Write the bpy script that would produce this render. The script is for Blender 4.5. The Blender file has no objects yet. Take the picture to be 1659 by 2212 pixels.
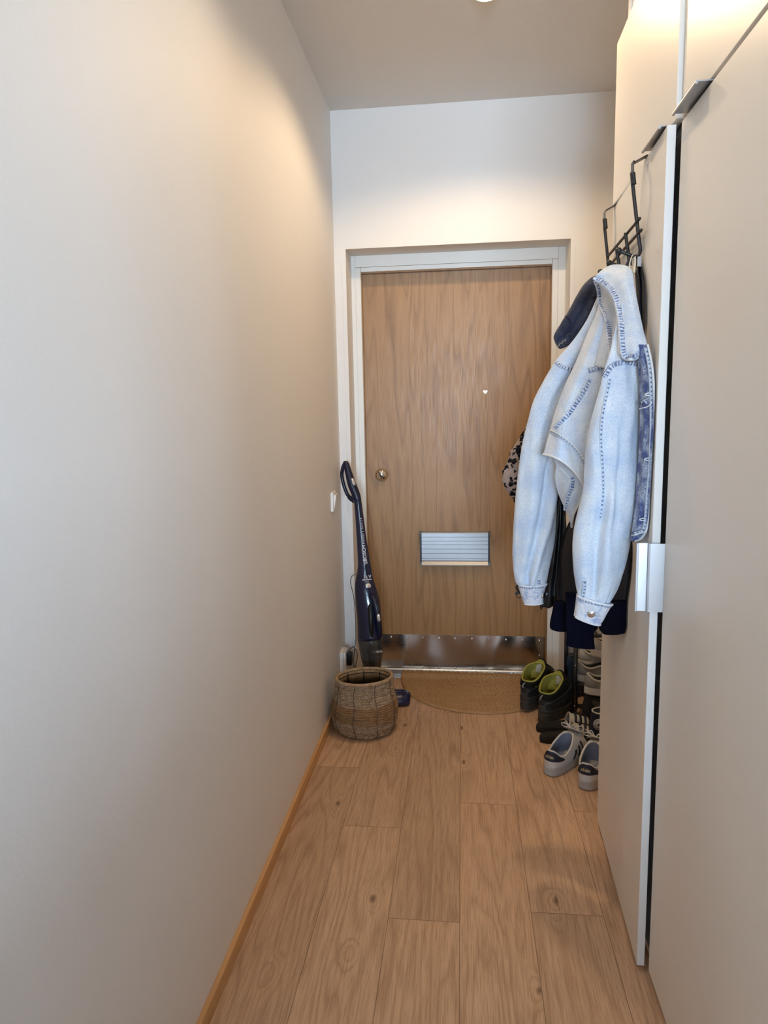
import bpy, bmesh, math, random
from mathutils import Vector, Matrix, noise as mnoise
random.seed(7)
sc = bpy.context.scene
COL = sc.collection

# ------------------------------------------------------------------ camera
CAM = Vector((0.5737, 0.0, 1.341))
CR = Vector((0.9936476, 0.1107076, -0.0202060)); CU = Vector((0.0038029, 0.1464162, 0.9892158)); CF = Vector((-0.1124722, 0.9830087, -0.1450651))
FPX = 1495.7                                   # focal length in photo pixels (1659 x 2212)
cd = bpy.data.cameras.new('camera')
cam = bpy.data.objects.new('camera', cd); COL.objects.link(cam)
cd.sensor_fit = 'VERTICAL'; cd.sensor_height = 36.0
cd.lens = FPX / 2212 * 36.0
cd.clip_start = 0.02; cd.clip_end = 50
M3 = Matrix((CR, CU, -CF)).transposed()
cam.matrix_world = Matrix.Translation(CAM) @ M3.to_4x4()
sc.camera = cam

# ------------------------------------------------------------------ view, world, lights
vs = sc.view_settings
vs.view_transform = 'Standard'; vs.look = 'None'; vs.gamma = 1.0; vs.use_curve_mapping = False
vs.exposure = 0.29
sc.cycles.use_denoising = True
sc.cycles.max_bounces = 10; sc.cycles.diffuse_bounces = 6; sc.cycles.glossy_bounces = 5
sc.cycles.transparent_max_bounces = 12; sc.cycles.transmission_bounces = 6
sc.cycles.caustics_reflective = False; sc.cycles.caustics_refractive = False
sc.cycles.sample_clamp_indirect = 6.0
w = bpy.data.worlds.new('world'); sc.world = w; w.use_nodes = True
w.node_tree.nodes['Background'].inputs[0].default_value = (0.58, 0.78, 1.0, 1)
w.node_tree.nodes['Background'].inputs[1].default_value = 8.0

DAY = (0.62, 0.80, 1.0); WARM = (1.0, 0.73, 0.44)
def area(name, loc, direction, sx, sy, power, color):
    l = bpy.data.lights.new(name, 'AREA'); l.shape = 'RECTANGLE'; l.size = sx; l.size_y = sy
    l.energy = power; l.color = color
    o = bpy.data.objects.new(name, l); COL.objects.link(o); o.location = loc
    o.rotation_euler = Vector(direction).to_track_quat('-Z', 'Y').to_euler()
    return o
P_DAY_BACK, P_DAY_SIDE, P_LAMP_FAR, P_LAMP_NEAR = 780.0, 2900.0, 33.0, 14.5
area('daylight_front_window', (0.90, -9.0, 1.50), (0, 1, 0), 3.2, 0.9, P_DAY_BACK, DAY)
area('daylight_side_window', (9.0, -5.7, 1.50), (-1, .55, 0), 6.0, 0.8, P_DAY_SIDE, DAY)
def spot(name, loc, power):
    l = bpy.data.lights.new(name, 'SPOT'); l.energy = power; l.color = WARM
    l.spot_size = math.radians(148); l.spot_blend = 0.38; l.shadow_soft_size = 0.035
    o = bpy.data.objects.new(name, l); COL.objects.link(o); o.location = loc
LAMP_FAR = (0.655, 2.448); LAMP_NEAR = (0.60, 1.32)
H = 2.652
spot('downlight_beam_far', (LAMP_FAR[0], LAMP_FAR[1], H - 0.02), P_LAMP_FAR)
spot('downlight_beam_near', (LAMP_NEAR[0], LAMP_NEAR[1], H - 0.02), P_LAMP_NEAR)

# ------------------------------------------------------------------ helpers
def ray(x, y): return CR * ((x - 829.5) / FPX) - CU * ((y - 1106) / FPX) + CF
def at(x, y, Y):                                # photo direction (x, y) carried out to the distance Y along the hall
    d = ray(x, y); return CAM + d * (Y / d.y)
def onx(x, y, X):
    d = ray(x, y); return CAM + d * ((X - CAM.x) / d.x)
def px(p):
    d = Vector(p) - CAM; z = d.dot(CF); return (829.5 + FPX*d.dot(CR)/z, 1106 - FPX*d.dot(CU)/z)
def cat(p0, p1, p2, p3, t):
    return 0.5 * ((2 * p1) + (p2 - p0) * t + (2 * p0 - 5 * p1 + 4 * p2 - p3) * t * t + (3 * p1 - p0 - 3 * p2 + p3) * t ** 3)
def spline(pts, n):
    """Catmull-Rom through pts (Vectors), n samples, uniform in index."""
    out = []; m = len(pts) - 1
    for i in range(n):
        u = i / (n - 1) * m; k = min(int(u), m - 1); t = u - k
        a = pts[max(k - 1, 0)]; d = pts[min(k + 2, m)]
        out.append(cat(a, pts[k], pts[k + 1], d, t))
    return out
def lerp(a, b, t): return a + (b - a) * t
def sstep(a, b, x):
    t = max(0, min(1, (x - a) / (b - a))) if a != b else float(x > a)
    return t * t * (3 - 2 * t)

class G:
    """A bag of geometry that becomes one mesh object."""
    def __init__(s): s.v = []; s.f = []; s.m = []; s.uv = []
    def add(s, v, f, m=0, uv=None):
        b = len(s.v); s.v += [Vector(p) for p in v]
        for i, q in enumerate(f):
            s.f.append(tuple(k + b for k in q)); s.m.append(m)
            s.uv.append([uv[k] for k in q] if uv else None)
        return s
    def box(s, x0, x1, y0, y1, z0, z1, m=0):
        return s.add([(x0,y0,z0),(x1,y0,z0),(x1,y1,z0),(x0,y1,z0),(x0,y0,z1),(x1,y0,z1),(x1,y1,z1),(x0,y1,z1)],
              [(0,3,2,1),(4,5,6,7),(0,1,5,4),(1,2,6,5),(2,3,7,6),(3,0,4,7)], m)
    def tube(s, pts, r, n=10, m=0, caps=True, flat=None):
        """Sweep a circle (or an ellipse: flat = ratio) along pts."""
        pts = [Vector(p) for p in pts]; k = len(pts)
        rr = r if isinstance(r, (list, tuple)) else [r] * k
        t0 = (pts[1] - pts[0]).normalized()
        up = Vector((0, 0, 1)) if abs(t0.z) < .9 else Vector((1, 0, 0))
        nx = t0.cross(up).normalized(); v = []
        for i in range(k):
            t = (pts[min(i + 1, k - 1)] - pts[max(i - 1, 0)])
            t = t.normalized() if t.length > 1e-9 else t0
            nx = (nx - t * nx.dot(t)).normalized(); ny = t.cross(nx)
            for j in range(n):
                a = 2 * math.pi * j / n
                v.append(pts[i] + (nx * math.cos(a) + ny * math.sin(a) * (flat or 1)) * rr[i])
        f = [(i*n+j, i*n+(j+1) % n, (i+1)*n+(j+1) % n, (i+1)*n+j) for i in range(k-1) for j in range(n)]
        if caps: f += [tuple(range(n-1, -1, -1)), tuple((k-1)*n + j for j in range(n))]
        return s.add(v, f, m)
    def rings(s, rings, m=0, cap0=True, cap1=True, uv=None):
        n = len(rings[0]); k = len(rings); v = [p for r in rings for p in r]
        f = [(i*n+j, i*n+(j+1) % n, (i+1)*n+(j+1) % n, (i+1)*n+j) for i in range(k-1) for j in range(n)]
        if cap0: f.append(tuple(range(n-1, -1, -1)))
        if cap1: f.append(tuple((k-1)*n + j for j in range(n)))
        return s.add(v, f, m)
    def grid(s, fn, nu, nv, m=0, uvs=(1, 1)):
        v = [fn(i/(nu-1), j/(nv-1)) for j in range(nv) for i in range(nu)]
        uv = [(i/(nu-1)*uvs[0], j/(nv-1)*uvs[1]) for j in range(nv) for i in range(nu)]
        f = [(j*nu+i, j*nu+i+1, (j+1)*nu+i+1, (j+1)*nu+i) for j in range(nv-1) for i in range(nu-1)]
        return s.add(v, f, m, uv)
    def lathe(s, prof, c=(0,0,0), n=32, m=0, axis='z'):
        v = []; c = Vector(c)
        for (r, z) in prof:
            for j in range(n):
                a = 2*math.pi*j/n
                p = Vector((r*math.cos(a), r*math.sin(a), z))
                if axis == '-y': p = Vector((p.x, -p.z, p.y))
                if axis == 'x': p = Vector((p.z, p.x, p.y))
                v.append(c + p)
        k = len(prof)
        f = [(i*n+j, i*n+(j+1) % n, (i+1)*n+(j+1) % n, (i+1)*n+j) for i in range(k-1) for j in range(n)]
        f += [tuple(range(n-1, -1, -1)), tuple((k-1)*n + j for j in range(n))]
        return s.add(v, f, m)
    def ball(s, c, rx, ry=None, rz=None, n=14, m=0, rot=None):
        ry = ry or rx; rz = rz or rx; c = Vector(c); v = []; k = n // 2 + 1
        for i in range(k):
            t = math.pi * i / (k - 1)
            for j in range(n):
                a = 2*math.pi*j/n
                p = Vector((rx*max(math.sin(t),1e-4)*math.cos(a), ry*max(math.sin(t),1e-4)*math.sin(a), -rz*math.cos(t)))
                v.append(c + (rot @ p if rot else p))
        f = [(i*n+j, i*n+(j+1) % n, (i+1)*n+(j+1) % n, (i+1)*n+j) for i in range(k-1) for j in range(n)]
        return s.add(v, f, m)
    def text(s, body, size, place, m=0, bold=0.0, spacing=1.0):
        """Lettering: every letter vertex (x, y in metres, centred) goes through place(x, y) -> world point."""
        cu = bpy.data.curves.new('lettering', 'FONT'); cu.body = body; cu.size = size
        cu.align_x = 'CENTER'; cu.align_y = 'CENTER'; cu.offset = bold; cu.space_character = spacing; cu.resolution_u = 3
        o = bpy.data.objects.new('lettering', cu); COL.objects.link(o)
        dg = bpy.context.evaluated_depsgraph_get(); me = o.evaluated_get(dg).to_mesh()
        v = [place(p.co.x, p.co.y) for p in me.vertices]; f = [tuple(p.vertices) for p in me.polygons]
        o.evaluated_get(dg).to_mesh_clear(); bpy.data.objects.remove(o); bpy.data.curves.remove(cu)
        return s.add(v, f, m)
    def build(s, name, mats, parent=None, smooth=True, bevel=0, solid=0, subsurf=0, local=False, angle=40, weld=False):
        org = Vector((0, 0, 0))
        if parent is not None and not local: org = parent.matrix_world.translation if False else Vector(parent.get('_o', (0,0,0)))
        me = bpy.data.meshes.new(name)
        me.from_pydata([p - org for p in s.v], [], s.f)
        mats = mats if isinstance(mats, (list, tuple)) else [mats]
        for mm in mats: me.materials.append(mm)
        if any(s.uv):
            ul = me.uv_layers.new(name='UVMap'); k = 0
            for pi, p in enumerate(me.polygons):
                u = s.uv[pi]
                for q in range(len(p.vertices)):
                    ul.data[k].uv = u[q] if u else (0, 0); k += 1
        for pi, p in enumerate(me.polygons):
            p.material_index = s.m[pi]; p.use_smooth = smooth
        if weld:
            bm = bmesh.new(); bm.from_mesh(me); bmesh.ops.remove_doubles(bm, verts=bm.verts, dist=1e-5)
            bmesh.ops.recalc_face_normals(bm, faces=bm.faces); bm.to_mesh(me); bm.free()
        me.update()
        o = bpy.data.objects.new(name, me); COL.objects.link(o)
        if parent is not None:
            o.parent = parent
            if '_o' in parent and parent.type == 'MESH': pass
        o['_o'] = tuple(org)
        if bevel:
            b = o.modifiers.new('bevel', 'BEVEL'); b.width = bevel; b.segments = 2; b.limit_method = 'ANGLE'
            b.angle_limit = math.radians(40)
            for p in me.polygons: p.use_smooth = False
        if solid:
            q = o.modifiers.new('thickness', 'SOLIDIFY'); q.thickness = solid; q.offset = 1.0
        if subsurf:
            q = o.modifiers.new('smooth', 'SUBSURF'); q.levels = subsurf; q.render_levels = subsurf
        return o

def tag(o, label=None, cat=None, group=None, kind=None):
    if label: o['label'] = label
    if cat: o['category'] = cat
    if group: o['group'] = group
    if kind: o['kind'] = kind
    return o
def thing(name, loc, label, cat, group=None, kind=None, rz=0.0):
    o = bpy.data.objects.new(name, None); COL.objects.link(o); o.location = loc; o.rotation_euler = (0, 0, rz)
    o.empty_display_size = 0.05; o['_o'] = tuple(loc)
    return tag(o, label, cat, group, kind)

# ------------------------------------------------------------------ materials
class NT:
    def __init__(s, name):
        s.mat = bpy.data.materials.new(name); s.mat.use_nodes = True; s.t = s.mat.node_tree
        s.b = s.t.nodes['Principled BSDF']; s.out = s.t.nodes['Material Output']
    def n(s, kind, **kw):
        q = s.t.nodes.new(kind)
        for k, v in kw.items():
            if k in q.inputs: q.inputs[k].default_value = v
            else: setattr(q, k, v)
        return q
    def link(s, a, b): s.t.links.new(a, b)
    def math(s, op, a, b=None, c=None):
        q = s.t.nodes.new('ShaderNodeMath'); q.operation = op
        for i, x in enumerate((a, b, c)):
            if x is None: continue
            if hasattr(x, 'is_output'): s.link(x, q.inputs[i])
            else: q.inputs[i].default_value = x
        return q.outputs[0]
    def mix(s, fac, a, b, blend='MIX'):
        q = s.t.nodes.new('ShaderNodeMix'); q.data_type = 'RGBA'; q.blend_type = blend
        for i, x in ((0, fac), (6, a), (7, b)):
            if hasattr(x, 'is_output'): s.link(x, q.inputs[i])
            else: q.inputs[i].default_value = x if i == 0 else (tuple(x) + (1,))[:4]
        return q.outputs[2]
    def ramp(s, fac, stops):
        q = s.t.nodes.new('ShaderNodeValToRGB'); e = q.color_ramp.elements
        while len(e) < len(stops): e.new(0.5)
        for i, (p, c) in enumerate(stops):
            e[i].position = p; e[i].color = (tuple(c) + (1,))[:4] if not isinstance(c, (int, float)) else (c, c, c, 1)
        s.link(fac, q.inputs[0]); return q.outputs[0]
    def coord(s, which='Object', scale=(1, 1, 1), loc=(0, 0, 0), rot=(0, 0, 0)):
        tc = s.n('ShaderNodeTexCoord'); mp = s.n('ShaderNodeMapping')
        mp.inputs['Scale'].default_value = scale; mp.inputs['Location'].default_value = loc; mp.inputs['Rotation'].default_value = rot
        s.link(tc.outputs[which], mp.inputs[0]); return mp.outputs[0]
    def noise(s, vec, scale, detail=2, rough=.5, dist=0):
        q = s.n('ShaderNodeTexNoise'); q.inputs['Scale'].default_value = scale; q.inputs['Detail'].default_value = detail
        q.inputs['Roughness'].default_value = rough; q.inputs['Distortion'].default_value = dist
        s.link(vec, q.inputs['Vector']); return q.outputs[0]
    def bump(s, h, strength=.3, dist=.002):
        q = s.n('ShaderNodeBump'); q.inputs['Strength'].default_value = strength; q.inputs['Distance'].default_value = dist
        s.link(h, q.inputs['Height']); s.link(q.outputs[0], s.b.inputs['Normal']); return q
    def col(s, c):
        if hasattr(c, 'is_output'): s.link(c, s.b.inputs['Base Color'])
        else: s.b.inputs['Base Color'].default_value = (tuple(c) + (1,))[:4]
    def set(s, **kw):
        for k, v in kw.items():
            k = k.replace('_', ' ')
            if hasattr(v, 'is_output'): s.link(v, s.b.inputs[k])
            else: s.b.inputs[k].default_value = v
        return s

def srgb(r, g, b):
    f = lambda c: (c/255/12.92) if c/255 <= .04045 else ((c/255+.055)/1.055)**2.4
    return (f(r), f(g), f(b))
def plain(name, c, rough=.5, metal=0.0, spec=.5, nscale=0, namp=.06, bump=0, bscale=200, coat=0):
    """One colour with a little procedural variation of its own."""
    t = NT(name); t.set(Roughness=rough, Metallic=metal); t.b.inputs['Specular IOR Level'].default_value = spec
    v = t.coord()
    nz = t.noise(v, nscale or 25, 3)
    lo = tuple(max(0, x * (1 - namp)) for x in c); hi = tuple(min(1, x * (1 + namp)) for x in c)
    t.col(t.mix(nz, lo, hi))
    if bump: t.bump(t.noise(v, bscale, 2), bump, .001)
    if coat: t.b.inputs['Coat Weight'].default_value = coat; t.b.inputs['Coat Roughness'].default_value = .08
    return t.mat

def mat_paint(name, c, bscale, bstr, dist, rough=.55):
    t = NT(name); v = t.coord()
    t.set(Roughness=rough); t.b.inputs['Specular IOR Level'].default_value = .35
    n1 = t.noise(v, 3.0, 3); t.col(t.mix(n1, tuple(x*.985 for x in c), tuple(min(1, x*1.015) for x in c)))
    t.bump(t.noise(v, bscale, 4, .65), bstr, dist); return t.mat
M = {}
M['wall'] = mat_paint('wall_paint', (.79, .765, .735), 130, .32, .0022)
M['wall_bounce_cut'] = mat_paint('bounce_cut_paint', (.30, .285, .27), 130, .3, .002)  # dark colour for the unseen rear walls, to cut bounced light
M['ceiling'] = mat_paint('ceiling_paint', (.76, .735, .705), 150, .55, .004, .8)
M['cab'] = plain('cabinet_front_foil', (.79, .755, .70), .38, namp=.012, nscale=6)
M['cab_edge'] = plain('cabinet_edge_white', (.83, .83, .82), .4, namp=.01)
M['frame'] = plain('frame_white_paint', (.78, .77, .73), .42, namp=.02, nscale=12)
M['alu_flap'] = plain('dull_aluminium', (.40, .405, .42), .42, 1.0, namp=.02)
M['alu'] = plain('anodised_aluminium', (.70, .72, .76), .36, 1.0, namp=.02)
M['alu_dark'] = plain('satin_aluminium', (.46, .46, .47), .45, 1.0, namp=.03)
M['chrome'] = plain('chrome', (.80, .79, .77), .10, 1.0, namp=.01)
M['black_plastic'] = plain('black_plastic', (.012, .012, .014), .38, namp=.1)
M['black_metal'] = plain('black_coated_wire', (.013, .012, .013), .36, namp=.15)
M['white_plastic'] = plain('white_plastic', (.82, .80, .78), .35, namp=.01)

def mat_wood(name, c_dark, c_mid, c_light, sx, sl, rings, coord, knots=True, along='y', rough=.42, pores=.25, tone=None, ringamt=.55, ks=1.0):
    """Flat-sawn oak: contour lines of a stretched noise, fine pores, a few knots."""
    t = NT(name)
    uv = t.n('ShaderNodeTexCoord').outputs[coord]
    def mp(x, y, z=1.0):
        q = t.n('ShaderNodeMapping'); q.inputs['Scale'].default_value = (x, y, z); t.link(uv, q.inputs[0]); return q.outputs[0]
    h = t.noise(mp(sx, sl, sx), 1.0, 2.5, .45, .25)
    if knots:
        vo = t.n('ShaderNodeTexVoronoi'); vo.voronoi_dimensions = '2D'; vo.inputs['Scale'].default_value = 1.0; vo.inputs['Randomness'].default_value = 1.0
        t.link(mp(5.6*ks, 2.6*ks), vo.inputs['Vector'])
        d = t.math('MULTIPLY', vo.outputs['Distance'], t.math('ADD', .55, t.math('MULTIPLY', t.noise(mp(26, 9), 1.0, 3, .6), .9)))
        kn = t.n('ShaderNodeMapRange'); kn.interpolation_type = 'SMOOTHERSTEP'
        kn.inputs[1].default_value = 0.0; kn.inputs[2].default_value = .30; kn.inputs[3].default_value = 1.0; kn.inputs[4].default_value = 0.0
        t.link(d, kn.inputs[0])
        rnd = t.n('ShaderNodeSeparateColor'); t.link(vo.outputs['Color'], rnd.inputs[0])
        on = t.math('GREATER_THAN', rnd.outputs[0], .66)
        kk = t.math('MULTIPLY', kn.outputs[0], on)
        h = t.math('ADD', h, t.math('MULTIPLY', t.math('POWER', kk, 2.2), .16))
        core = t.n('ShaderNodeMapRange'); core.interpolation_type = 'SMOOTHSTEP'
        core.inputs[1].default_value = 0.01; core.inputs[2].default_value = .062; core.inputs[3].default_value = 1.0; core.inputs[4].default_value = 0.0
        t.link(t.math('ADD', d, t.math('MULTIPLY', t.math('SUBTRACT', t.noise(mp(60, 25), 1.0, 2), .5), .08)), core.inputs[0])
        core = t.math('MULTIPLY', core.outputs[0], t.math('GREATER_THAN', rnd.outputs[0], .76))
    band = t.math('FRACT', t.math('MULTIPLY', h, rings))
    line = t.ramp(band, [(0.0, 0.15), (.25, .75), (.7, 1.0), (.93, .55), (1.0, .15)])
    fade = t.noise(mp(sx*1.2, sl*1.5, 1), 1.0, 1)
    por = t.noise(mp(330, 9, 1), 1.0, 3, .7)
    por = t.ramp(por, [(.36, 0.0), (.56, 1.0)])
    big = t.noise(mp(sx*.9, sl*.5, 1), 1.3, 2)
    c = t.mix(big, c_mid, c_light)
    c = t.mix(t.math('MULTIPLY', t.math('SUBTRACT', 1.0, line), t.math('MULTIPLY', t.math('ADD', fade, .1), ringamt)), c, c_dark)
    c = t.mix(t.math('MULTIPLY', t.math('SUBTRACT', 1.0, por), pores), c, c_dark)
    if knots: c = t.mix(t.math('MULTIPLY', core, .8), c, tuple(x*.45 for x in c_dark))
    if tone:
        at_ = t.n('ShaderNodeAttribute', attribute_name='tone'); 
        c = t.mix(1.0, c, t.ramp(at_.outputs['Fac'], [(0, (.88, .87, .86)), (1, (1.08, 1.06, 1.04))]), 'MULTIPLY')
        ed = t.n('ShaderNodeAttribute', attribute_name='plank')        # local plank position, metres from the nearest edges
        sp = t.n('ShaderNodeSeparateXYZ'); t.link(ed.outputs['Vector'], sp.inputs[0])
        ex = t.math('LESS_THAN', t.math('MINIMUM', sp.outputs[0], sp.outputs[1]), .0011)
        c = t.mix(t.math('MULTIPLY', ex, .65), c, tuple(x*.4 for x in c_dark))
    t.col(c)
    t.set(Roughness=t.ramp(por, [(0, rough+.12), (1, rough)])); t.b.inputs['Specular IOR Level'].default_value = .45
    t.bump(por, .12, .0006)
    return t.mat
M['floor'] = mat_wood('oak_laminate', srgb(132,97,70), srgb(197,160,128), srgb(218,184,152), 8.0, .62, 13.0, 'UV', True, rough=.42, pores=.44, tone=True, ringamt=.72)
M['oakdoor'] = mat_wood('oak_veneer', srgb(112,78,44), srgb(162,121,75), srgb(178,138,91), 8.0, .62, 11.0, 'UV', False, rough=.38, pores=.30, ringamt=.85)
M['oaktrim'] = mat_wood('oak_moulding', srgb(140,95,55), srgb(205,158,105), srgb(220,172,118), 20.0, .8, 4.0, 'UV', False, rough=.45)

# ------------------------------------------------------------------ the setting
D = 3.2324; RF = D + .147; RD = D + .192           # wall face, door-frame face, door-leaf face
XL, XR, ZT = .053, 1.0485, 2.0659
XB, YB = 4.0, -3.6                                 # the open room behind the camera
WY = 0.925                                         # near end of the wardrobe run
def structure(o, label, cat):
    return tag(o, label, cat, None, 'structure')

# floor: one mesh, a face per plank
g = G(); uvs = []; edges = []; tones = []
joints = {-1: 2.0, 0: 2.433, 1: 2.064, 2: 1.66, 3: 2.225, 4: 1.715, 5: 2.203}
for row in range(-1, 23):
    x0, x1 = .1825 + (row - 1) * .19, .1825 + row * .19
    if x0 > XB: break
    y = joints.get(row, 1.2 + ((row * 0.47) % 1.0)) ; 
    while y > YB: y -= 1.285
    while y < D + .3:
        ya, yb = max(y, YB), min(y + 1.285, D + .3); xa, xb = max(x0, 0.0), min(x1, XB)
        if x0 > 1.62 and yb > WY + .0 : yb = min(yb, WY + .1)
        if yb - ya > .001 and xb > xa:
            ox, oy = random.uniform(0, 40), random.uniform(0, 40); tn = random.random()
            g.v += [Vector((xa, ya, 0)), Vector((xb, ya, 0)), Vector((xb, yb, 0)), Vector((xa, yb, 0))]
            b = len(g.v) - 4; g.f.append((b, b+1, b+2, b+3)); g.m.append(0)
            q = [(xa, ya), (xb, ya), (xb, yb), (xa, yb)]
            g.uv.append([(px - x0 + ox, py - y + oy) for px, py in q])
            edges.append(((xa, ya, xb, yb), (x0, x1, y, y + 1.285))); tones.append(tn)
        y += 1.285
fl = g.build('floor', M['floor'], smooth=False)
me = fl.data
a = me.attributes.new('tone', 'FLOAT', 'FACE')
for i, t_ in enumerate(tones): a.data[i].value = t_
# distance fields need the mid line: split every plank into 2 x 2 so min-distance interpolates exactly
bm = bmesh.new(); bm.from_mesh(me)
for f in bm.faces: pass
bm.free()
me2 = bpy.data.meshes.new('floor'); vv, ff, uu, ee, tt = [], [], [], [], []
for pi, (r, full) in enumerate(edges):
    xa, ya, xb, yb = r; x0, x1, y0, y1 = full; u0 = g.uv[pi][0]
    xs = sorted({xa, xb, min(max((x0+x1)/2, xa), xb)}); ys = sorted({ya, yb, min(max((y0+y1)/2, ya), yb)})
    for i in range(len(xs)-1):
        for j in range(len(ys)-1):
            q = [(xs[i], ys[j]), (xs[i+1], ys[j]), (xs[i+1], ys[j+1]), (xs[i], ys[j+1])]; b = len(vv)
            vv += [(px, py, 0) for px, py in q]; ff.append((b, b+1, b+2, b+3)); tt.append(tones[pi])
            uu += [(u0[0] + px - xa, u0[1] + py - ya) for px, py in q]
            ee += [(min(px-x0, x1-px), min(py-y0, y1-py), 0) for px, py in q]
me2.from_pydata(vv, [], ff); ul = me2.uv_layers.new(name='UVMap')
for k, c in enumerate(uu): ul.data[k].uv = c
a = me2.attributes.new('tone', 'FLOAT', 'FACE')
for i, t_ in enumerate(tt): a.data[i].value = t_
a = me2.attributes.new('plank', 'FLOAT_VECTOR', 'CORNER')
for k, c in enumerate(ee): a.data[k].vector = c
me2.materials.append(M['floor']); fl.data = me2; bpy.data.meshes.remove(me); me2.name = 'floor'
structure(fl, 'oak-look laminate plank floor running towards the front door', 'floor')

g = G(); g.box(-.12, XB+.12, YB-.12, D+.3, H, H+.1)
structure(g.build('ceiling', M['ceiling'], smooth=False), 'white textured ceiling above the hallway', 'ceiling')
g = G(); g.box(-.12, 0, YB-.12, D+.3, -.05, H)
structure(g.build('wall_left', M['wall'], smooth=False), 'long plain off-white wall on the left', 'wall')
g = G()                                              # back wall with the door recess cut in
g.box(0, XL, D, D+.3, -.05, H); g.box(XR, 1.62, D, D+.3, -.05, H); g.box(XL, XR, D, D+.3, ZT, H)
structure(g.build('wall_back', M['wall'], smooth=False), 'white wall around the recessed front door', 'wall')
g = G(); g.box(1.62, 1.74, WY, D+.3, -.05, H); g.box(1.62, XB+.12, WY, WY+.1, -.05, H)
structure(g.build('wall_right', M['wall'], smooth=False), 'white wall behind the wardrobes and the shoe niche', 'wall')
def holed(axis, pos, th, a0, a1, h0, h1, z0, z1, name, label):
    g = G()
    for (p, q, s_, t_) in ((a0, h0, -.05, H), (h1, a1, -.05, H), (h0, h1, -.05, z0), (h0, h1, z1, H)):
        if axis == 'y': g.box(p, q, pos - th, pos, s_, t_)
        else: g.box(pos, pos + th, p, q, s_, t_)
    structure(g.build(name, M['wall_bounce_cut'], smooth=False), label, 'wall')
holed('y', YB, .12, 0, XB, .10, 1.80, .95, 2.30, 'wall_front', 'unseen wall with a tall window behind the viewer, darkened to cut bounce')
holed('x', XB, .12, YB, WY + .1, -2.55, -1.65, 1.15, 2.3, 'wall_side', 'unseen side wall of the room behind the viewer, darkened to cut bounce')
def pane_mat():
    t = NT('window_glass'); nt = t.t; tr = t.n('ShaderNodeBsdfTransparent'); gl = t.n('ShaderNodeBsdfGlossy'); gl.inputs['Roughness'].default_value = .02
    mx = t.n('ShaderNodeMixShader'); fr = t.n('ShaderNodeFresnel'); v = t.noise(t.coord(), 2.0)
    t.link(t.ramp(v, [(0, (.97, .98, .98)), (1, (1, 1, 1))]), tr.inputs[0])
    t.link(fr.outputs[0], mx.inputs[0]); t.link(tr.outputs[0], mx.inputs[1]); t.link(gl.outputs[0], mx.inputs[2])
    t.link(mx.outputs[0], t.out.inputs[0]); return t.mat
M['glass'] = pane_mat()
def window(name, axis, pos, a0, a1, z0, z1, label):
    r = thing(name, ((a0+a1)/2, pos, z0) if axis == 'y' else (pos, (a0+a1)/2, z0), label, 'window', None, 'structure')
    f = .045; g = G(); mid = (a0+a1)/2
    bars = [(a0, a0+f, z0, z1), (a1-f, a1, z0, z1), (a0+f, a1-f, z0, z0+f), (a0+f, a1-f, z1-f, z1), (mid-f/2, mid+f/2, z0+f, z1-f)]
    for p, q, s_, t_ in bars:
        if axis == 'y': g.box(p, q, pos-.035, pos+.035, s_, t_)
        else: g.box(pos-.035, pos+.035, p, q, s_, t_)
    g.build('window_frame', M['frame'], r, smooth=False, bevel=.003)
    g = G()
    for p, q in ((a0+f, mid-f/2), (mid+f/2, a1-f)):
        if axis == 'y': g.box(p, q, pos-.003, pos+.003, z0+f, z1-f)
        else: g.box(pos-.003, pos+.003, p, q, z0+f, z1-f)
    g.build('pane', M['glass'], r, smooth=False)
window('window_1', 'y', YB-.03, .10, 1.80, .95, 2.30, 'tall white framed window behind the viewer')
window('window_2', 'x', XB+.03, -2.55, -1.65, 1.15, 2.3, 'white framed window in the side room')

# oak moulding along the left wall
def uvbox(g, x0, x1, y0, y1, z0, z1, swap=False):
    b = len(g.f); g.box(x0, x1, y0, y1, z0, z1)
    for k in range(b, len(g.f)):
        n = [g.v[i] for i in g.f[k]]
        flat = max(p.z for p in n) - min(p.z for p in n) < 1e-6; sidex = max(p.x for p in n) - min(p.x for p in n) < 1e-6
        if swap: g.uv[k] = [((p.x if not sidex else p.y), p.z) for p in n]
        else: g.uv[k] = [((p.x if flat else p.z), p.y) for p in n]
g = G(); uvbox(g, 0, .0123, -3.5, D - .004, 0, .0453)
structure(g.build('baseboard_left', M['oaktrim'], smooth=False, bevel=.0015), 'slim oak moulding along the foot of the left wall', 'baseboard')

# ------------------------------------------------------------------ the front door
door = thing('door_1', (.55, RD, 0), 'oak veneer front door with steel kick plate and letter flap', 'door', None, 'structure')
XDL, XDR, ZD1 = .1002, .9878, 1.987
g = G(); uvbox(g, XDL, XDR, RD, RD + .06, .004, ZD1, True)
g.build('door_leaf', M['oakdoor'], door, smooth=False)
def mat_steel():
    t = NT('scuffed_steel'); v = t.coord()
    t.set(Metallic=1.0); t.col(t.mix(t.noise(v, 7, 3), (.48, .46, .43), (.58, .56, .54)))
    sv = t.coord(scale=(5, 1, 160)); br = t.noise(sv, 1.0, 3)
    t.set(Roughness=t.ramp(br, [(0.2, .17), (.8, .27)]))
    dents = t.math('ADD', t.noise(t.coord(scale=(9, 1, 3.0)), 1.0, 0), t.math('MULTIPLY', br, .002))
    t.bump(dents, 1.0, .032); return t.mat
M['steel'] = mat_steel()
g = G(); g.box(.147, .9845, RD - .0018, RD - .0002, .008, .199)
kp = g.build('kick_plate', M['steel'], door, smooth=False, bevel=.0005)
def screw(px, py):
    p = at(px, py, RD - .002); g = G()
    g.lathe([(.0005, .0042), (.0030, .0036), (.0052, .002), (.0056, 0)], (p.x, p.y, p.z), 12, axis='-y')
    g.build('screw', M['chrome'], kp)
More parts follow.
